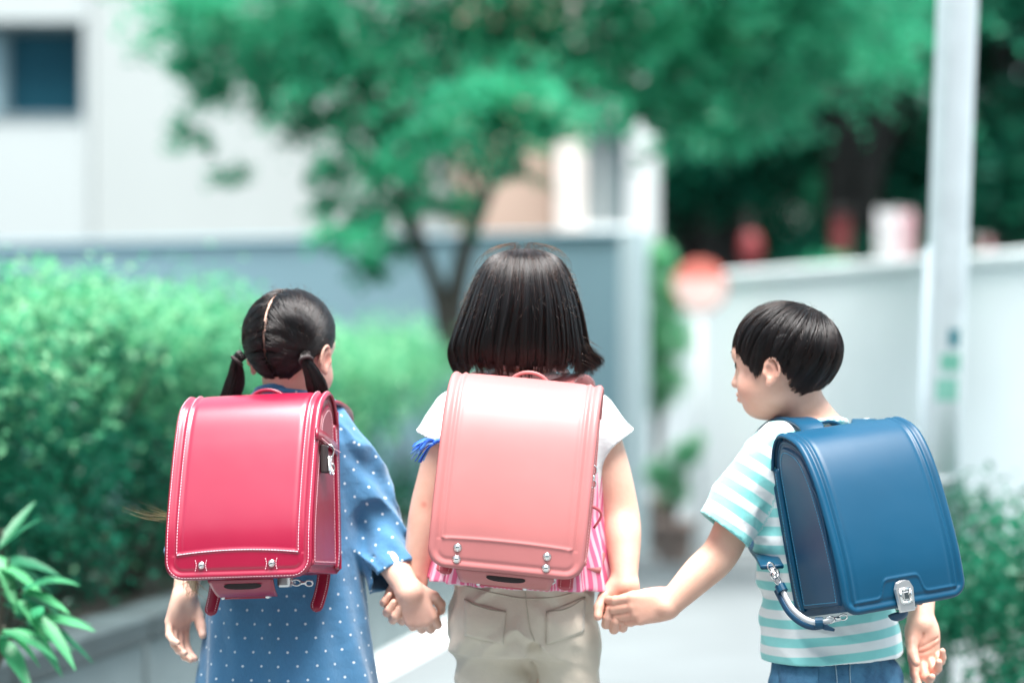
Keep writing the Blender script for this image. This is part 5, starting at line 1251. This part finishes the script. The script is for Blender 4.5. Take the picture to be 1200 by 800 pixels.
def polar_cap(head, HM, s, cen, rad, keep, off, parent, o_loc, name="hair", nth=150, nph=240):
    th = np.linspace(.004, R(150), nth); ph = np.linspace(0, 2 * math.pi, nph, endpoint=False)
    T, F_ = np.meshgrid(th, ph, indexing='ij'); D = np.stack([np.sin(T) * np.sin(F_), np.sin(T) * np.cos(F_), np.cos(T)], -1)
    r = radial(D, cen, rad) + off; v = D * r[..., None]; ok = keep(v)
    idx = np.arange(nth * nph).reshape(nth, nph); n2 = np.roll(idx, -1, 1)
    f = np.stack([idx[:-1], idx[1:], n2[1:], n2[:-1]], -1).reshape(-1, 4); kf = ok.ravel()[f].all(1); f = f[kf]
    v = v.reshape(-1, 3); used = np.unique(f); mp = np.full(len(v), -1); mp[used] = np.arange(len(used))
    w = head + (v[used] * s) @ HM.T - o_loc
    o = obj(name, mk_mesh(name, w, mp[f]), HAIRCAP, parent); md = o.modifiers.new("thick", 'SOLIDIFY'); md.thickness = .0025; md.offset = -1; return o

# ---- the middle girl's bob
rg = np.random.default_rng(21)
prof = np.array([(291.5, 606, 622), (293.5, 595, 633), (297, 583, 645), (303, 573, 655), (315, 563, 664), (330, 556, 670), (350, 548, 677), (370, 541, 682), (390, 533.5, 685.5), (405, 528.5, 688), (420, 526, 690), (436, 528, 689)], float)
kp = DM / FPX; pz = CAM_Z - (prof[:, 0] - HOR) * kp; pc_ = ((prof[:, 1] + prof[:, 2]) / 2 - 600) * kp; pa = (prof[:, 2] - prof[:, 1]) / 2 * kp
order = np.argsort(pz)
_q = catmull(np.c_[pz, pc_, pa, [.011, .030, .045, .060, .0735, .0835, .0915, .0952, .0962, .0955, .0935, .0895]], 240)[::-1]
for _i in range(3): _q[8:-8] = (_q[:-16] + _q[4:-12] + _q[8:-8] + _q[12:-4] + _q[16:]) / 5
zq, cq, aq, bq = _q.T; ztop = zq[-1]
def bob(phi, z, off):
    a, b = np.interp(z, zq, aq) + off, np.interp(z, zq, bq) + off; return np.stack([np.interp(z, zq, cq) + a * np.sin(phi), DM - .008 - b * np.cos(phi), z], -1)
def bob_end(phi):
    d = np.abs((phi + math.pi) % (2 * math.pi) - math.pi); e = 431 + 2.5 * np.sin(phi * 3 + 1); e = np.where(d > R(118), 372, e); return CAM_Z - (e - HOR) * kp
nph, nz = 200, 50; ph = np.linspace(0, 2 * math.pi, nph, endpoint=False); v = []
for k in range(nz):
    t = k / (nz - 1); z = (ztop - .0005) * (1 - t ** 1.0) + (bob_end(ph) + .006) * t
    # denser rows near the crown
    z = ztop - .0005 - (ztop - .0005 - (bob_end(ph) + .006)) * (t ** 1.6); v.append(bob(ph, z, -.0055))
v = np.concatenate(v) - oM; idx = np.arange(nph * nz).reshape(nz, nph); n2 = np.roll(idx, -1, 1); f = np.stack([idx[:-1], idx[1:], n2[1:], n2[:-1]], -1).reshape(-1, 4)
v = np.vstack([v, bob(0, ztop, -.006)[None] - oM]); v[-1, :2] = v[:nph, :2].mean(0); f = np.vstack([f, np.stack([idx[0], n2[0], np.full(nph, nph * nz), np.full(nph, nph * nz)], 1)[:, [0, 1, 2, 2]]])
me = mk_mesh("hair", v, [tuple(dict.fromkeys(q)) for q in f.tolist()]); hairM = obj("hair", me, HAIRCAP, pM); md = hairM.modifiers.new("thick", 'SOLIDIFY'); md.thickness = .004
N, m_ = 15000, 20
phi = rg.uniform(0, 2 * math.pi, N); nc = 230; cl = np.round((phi + .02 * rg.normal(size=N)) / (2 * math.pi) * nc) / nc * 2 * math.pi
z0f = rg.random(N) ** 1.3 * .62; zs_ = ztop - .0008; lay = rg.random(N) ** 2 * .007
clid = np.round(cl / (2 * math.pi) * nc).astype(int) % nc; cle = np.random.default_rng(3).normal(0, .0048, nc)[clid]; clo = np.random.default_rng(4).normal(0, .0032, nc)[clid]
ze = bob_end(phi) + cle + rg.normal(0, .0040, N) - np.where(rg.random(N) < .03, rg.uniform(0, .008, N), 0)
pts = np.empty((N, m_, 3)); sw = smooth_noise1(phi, 9, 3) * .06
for k in range(m_):
    t = z0f + (1 - z0f) * (k / (m_ - 1)); q = t ** 1.7; z = zs_ - (zs_ - ze) * q
    pp = phi + (cl - phi) * .55 * np.clip((t - .35) / .65, 0, 1) + sw * t * t + .012 * np.sin(t * 7 + phi * 13)
    tipin = np.clip((q - .78) / .22, 0, 1) ** 2; dphi = np.abs((phi - R(75) + math.pi) % (2 * math.pi) - math.pi); flick = np.exp(-(dphi / .30) ** 2)
    off = -lay + clo * t + .0008 - tipin * (.013 + .005 * np.sin(cl * 9)) * (1 - flick * 1.6) - .0025 * (q < .03)
    p = bob(pp, z, off); p[:, 0] += flick * np.clip((q - .80) / .2, 0, 1) ** 1.6 * .010 * (1 + 3 * np.maximum(cle / .0035, 0) * .3); pts[:, k] = p
strands("hair_strands", pts - oM, .00030, HAIR, hairM)
# flyaway hairs
N = 320; phi = rg.uniform(-2.0, 2.0, N); st_z = ztop - rg.random(N) ** 2 * .10; pts = np.empty((N, 12, 3)); dr = rg.normal(0, .35, N); L = rg.uniform(.015, .06, N)
for k in range(12):
    t = k / 11; z = st_z - L * t * .8 + .012 * np.sin(t * 3) * (st_z > ztop - .02); pts[:, k] = bob(phi + dr * t * .5, np.minimum(z, ztop - .0005), .001 + t * rg.uniform(.002, .012)) + np.stack([0 * z, 0 * z, np.where(st_z > ztop - .012, .010 * np.sin(t * 2.6), 0)], 1)
strands("stray_hairs", pts - oM, .00012, HAIR_B, hairM)
N = 46; pts = np.empty((N, 12, 3)); a0 = rg.uniform(R(60), R(95), N); l0 = rg.uniform(.012, .030, N); zz0 = CAM_Z - (rg.uniform(395, 428, N) - HOR) * kp
for k in range(12):
    t = k / 11; p = bob(a0, zz0 - .012 * t, .0); p[:, 0] += l0 * t ** 1.5 * .9; p[:, 2] += .004 * np.sin(t * 3); pts[:, k] = p
strands("stray_hairs", pts - oM, .00016, HAIR_B, hairM)

# ---- the left girl's parted hair with pigtails
sL = .95; cenL, radL = V(0, -.0105, .0205), V(.0752, .0905, .0815)
def lim_L(v):
    az = np.abs(np.degrees(np.arctan2(v[..., 0], v[..., 1])))   # 0 = face, 180 = nape
    return np.interp(az, [0, 35, 60, 78, 100, 125, 150, 180], [.062, .058, .030, .004, .002, -.034, -.058, -.062])
keepL = lambda v: (v[..., 2] > lim_L(v)) & ((np.abs(v[..., 0] - .0015 * np.sin(v[..., 2] * 60)) > .0013) | (v[..., 2] < -.035))
hairL = polar_cap(hL, HML, sL, cenL, radL, keepL, -.0042, pL, oL)
tieL = {1: V(.063, -.060, -.024), -1: V(-.075, -.046, -.022)}
N, m_ = 21000, 16; D = rg.normal(size=(N * 4, 3)); D /= np.linalg.norm(D, axis=1)[:, None]; r = radial(D, cenL, radL); v0 = D * r[:, None]; ok = (v0[:, 2] > lim_L(v0) + .001) & (np.abs(v0[:, 0] - .0015 * np.sin(v0[:, 2] * 60)) > .0006); D = D[ok][:N]; N = len(D)
sg = np.sign(D[:, 0]); TD = np.where(sg[:, None] > 0, unit(tieL[1]), unit(tieL[-1])); TD = TD + rg.normal(0, .045, TD.shape); TD /= np.linalg.norm(TD, axis=1)[:, None]
om = np.arccos(np.clip((D * TD).sum(1), -1, 1)); lay = rg.random(N) ** 2 * .003; rip = np.random.default_rng(6).normal(0, .0009, 90); ang = np.arctan2(D[:, 2], D[:, 1]); rid = ((ang + math.pi) / (2 * math.pi) * 89).astype(int)
pts = np.empty((N, m_, 3))
for k in range(m_):
    t = k / (m_ - 1); q = (np.sin((1 - t) * om)[:, None] * D + np.sin(t * om)[:, None] * TD) / np.sin(om)[:, None]; q /= np.linalg.norm(q, axis=1)[:, None]
    rr = radial(q, cenL, radL) - lay + rip[rid] + .0012 - .0015 * (t == 0) + .001 * np.sin(t * 9 + ang * 20); pts[:, k] = q * rr[:, None]
strands("hair_strands", hL + (pts * sL) @ HML.T - oL, .00030, HAIR, hairL)
for sg in (1, -1):
    tw = hL + HML @ (unit(tieL[sg]) * (np.linalg.norm(tieL[sg]) - .001) * sL * 1.02)
    out = unit(HML @ tieL[sg])
    m = MB(); ax = unit(out * .6 + V(0, 0, -.6)); u = unit(np.cross(ax, (0, 1, 0))); w = np.cross(ax, u); c0 = tw + ax * .006
    m.tube([c0 + u * .0098 * math.cos(a) + w * .0098 * math.sin(a) - oL for a in np.linspace(0, 2 * math.pi, 24)], .0030, 8, False); m.build("hair_tie", SLOT, hairL, True)
    end = P(257, 498, 3.985) if sg < 0 else P(383, 492, 3.915); mid = P(276, 446, 3.975) if sg < 0 else P(369, 446, 3.895)
    N, m_ = 3000, 16; c = catmull([tw - ax * .010, tw + ax * .006, mid, (mid + end) / 2 + V(0, 0, 0), end], m_); a = rg.uniform(0, 6.28, N); rr = np.sqrt(rg.random(N)); ln = 1 - .22 * rg.random(N) ** 2
    wid = np.interp(np.linspace(0, 1, m_), [0, .14, .26, .55, .85, 1], [.008, .0085, .0075, .0165, .0150, .007])
    T = np.gradient(c, axis=0); T /= np.linalg.norm(T, axis=1)[:, None]; U = np.cross(T, (0, 1, 0)); U /= np.linalg.norm(U, axis=1)[:, None]; W = np.cross(T, U); pts = np.empty((N, m_, 3)); s_ax = np.linspace(0, 1, m_)
    for k in range(m_):
        x = ln * s_ax[k]; cc = np.stack([np.interp(x, s_ax, c[:, i]) for i in range(3)], 1); ww = np.interp(x, s_ax, wid)
        pts[:, k] = cc + (U[k] * np.cos(a + .3 * s_ax[k])[:, None] + W[k] * np.sin(a + .3 * s_ax[k])[:, None] * .7) * (ww * rr)[:, None] + .0012 * np.sin(a * 7 + s_ax[k] * 9)[:, None] * U[k]
    strands("pigtail", pts - oL, .00028, HAIR, hairL)
    m = MB(); m.tube(c[:-2] - oL, wid[:-2] * .72, 12); m.build("pigtail_core", HAIRCAP, hairL, True)
N = 160; D = rg.normal(size=(N, 3)); D[:, 2] = np.abs(D[:, 2]) * 1.2; D[:, 1] -= .4; D /= np.linalg.norm(D, axis=1)[:, None]; dd = rg.normal(0, .5, (N, 3)); L = rg.uniform(.008, .035, N); pts = np.empty((N, 10, 3))
for k in range(10):
    t = k / 9; q = D + dd * t * L[:, None] * 8; q /= np.linalg.norm(q, axis=1)[:, None]; pts[:, k] = q * (radial(q, cenL, radL) + .0015 + .013 * np.sin(t * 2.4) * (L / .035))[:, None]
strands("stray_hairs", hL + (pts * sL) @ HML.T - oL, .00012, HAIR_B, hairL)

# ---- the boy's short hair
sB = .90; cenB, radB = V(0, -.013, .0215), V(.0775, .0945, .0830)
def lim_B(v):
    az = np.abs(np.degrees(np.arctan2(v[..., 0], v[..., 1])))
    return np.interp(az, [0, 25, 45, 58, 66, 74, 84, 104, 118, 130, 150, 180], [.028, .026, .020, -.004, -.024, -.018, .006, .006, -.022, -.044, -.056, -.058])
hairB = polar_cap(hB, HMB, sB, cenB, radB, lambda v: v[..., 2] > lim_B(v) + .010, -.0022, pB, oB)
Wd = unit(V(.012, -.052, .085)); U1 = unit(np.cross(Wd, (1, 0, 0))); U2 = np.cross(Wd, U1)
N, m_ = 15000, 16; al = np.arccos(1 - rg.random(N) * 1.62); be = rg.uniform(0, 2 * math.pi, N); ncl = 95
cb_ = np.round((be + .03 * rg.normal(size=N)) / (2 * math.pi) * ncl) / ncl * 2 * math.pi; clid = np.round(cb_ / (2 * math.pi) * ncl).astype(int) % ncl + (al > .8) * 101 + (al > 1.25) * 57
h1 = np.random.default_rng(12).normal(0, .0030, 400)[clid % 400]; h2 = np.random.default_rng(13).normal(0, .16, 400)[clid % 400]
h3 = np.random.default_rng(15).normal(0, .0052, 400)[clid % 400] + .003 * (rg.random(N) - .7); dl_ = rg.uniform(.9, 1.9, N); lay = rg.random(N) ** 1.6 * .0055; tt = np.linspace(0, 1, m_); pts = np.empty((N, m_, 3)); cut_t = np.ones(N)
def path_B(t):
    a = al + dl_ * t; b = be + (cb_ - be) * .6 * t + (h2 + .16) * t * np.minimum(al + .25, 1); q = np.cos(a)[:, None] * Wd + np.sin(a)[:, None] * (np.cos(b)[:, None] * U1 + np.sin(b)[:, None] * U2)
    rr = radial(q, cenB, radB) + .0015 - .0075 * (1 - np.clip(t / .18, 0, 1)) * .6 - lay + h1 * np.minimum(t * 2, 1) + .0035 * np.sin(np.clip(t, 0, 1) * 2.6); return q * rr[:, None]
for t in np.linspace(0, 1, 40):
    p = path_B(np.full(N, t)); bad = p[:, 2] < lim_B(p) + h3 ; cut_t = np.where(bad & (cut_t > t), t, cut_t)
keep = cut_t > .06
for k in range(m_): pts[:, k] = path_B(cut_t * tt[k])
strands("hair_strands", hB + (pts[keep] * sB) @ HMB.T - oB, .00031, HAIR, hairB)
N = 90; D = rg.normal(size=(N, 3)); D[:, 2] = np.abs(D[:, 2]) + .2; D /= np.linalg.norm(D, axis=1)[:, None]; dd = rg.normal(0, .5, (N, 3)); L = rg.uniform(.008, .025, N); pts = np.empty((N, 8, 3))
for k in range(8):
    t = k / 7; q = D + dd * t * L[:, None] * 8; q /= np.linalg.norm(q, axis=1)[:, None]; pts[:, k] = q * (radial(q, cenB, radB) + .001 + .007 * np.sin(t * 2.4) * (L / .025))[:, None]
strands("stray_hairs", hB + (pts * sB) @ HMB.T - oB, .00012, HAIR_B, hairB)

# ---- pale fur charm hanging behind the red backpack, its wisps blown to the left
fc = empty("fur_charm", P(212, 600, 3.86)); tag(fc, "pale brown fur charm on the left of the red backpack, its long wisps blowing left", "charm")
FUR = hair_mat("pale_fur", .55, .15, .35); fo = np.array(fc.location)
m = MB(); m.tube(catmull([(0.006, .01, .0), (.004, 0, -.03), (.014, 0, -.09), (.022, 0, -.125)], 12), [.003, .006, .008, .009, .009, .009, .009, .009, .009, .008, .006, .003], 10); m.build("core", surf("fur_core", (.42, .33, .24), .9), fc, True)
N = 26; pts = np.empty((N, 14, 3)); ex, ey = rg.uniform(134, 190, N), rg.normal(594, 5, N); ey = np.where(rg.random(N) < .2, ey + rg.normal(0, 14, N), ey); dd = rg.uniform(-.03, .02, N); sag = rg.uniform(2, 9, N)
for k in range(14):
    t = k / 13; pts[:, k] = np.array([P(212 + (a - 212) * t, 603 + (b - 603) * t + s_ * math.sin(t * math.pi), 3.86 + d * t) for a, b, d, s_ in zip(ex, ey, dd, sag)])
strands("wisps", pts - fo, .00011, FUR, fc)
N = 150; pts = np.empty((N, 8, 3)); b0 = np.array([P(214 + rg.uniform(0, 18), rg.uniform(640, 692), 3.86 + rg.uniform(-.008, .008)) for _ in range(N)]); dv = np.stack([rg.normal(.002, .008, N), rg.normal(-.004, .006, N), rg.uniform(-.022, -.006, N)], 1)
for k in range(8): pts[:, k] = b0 + dv * (k / 7)
strands("fur", pts - fo, .00022, FUR, fc)
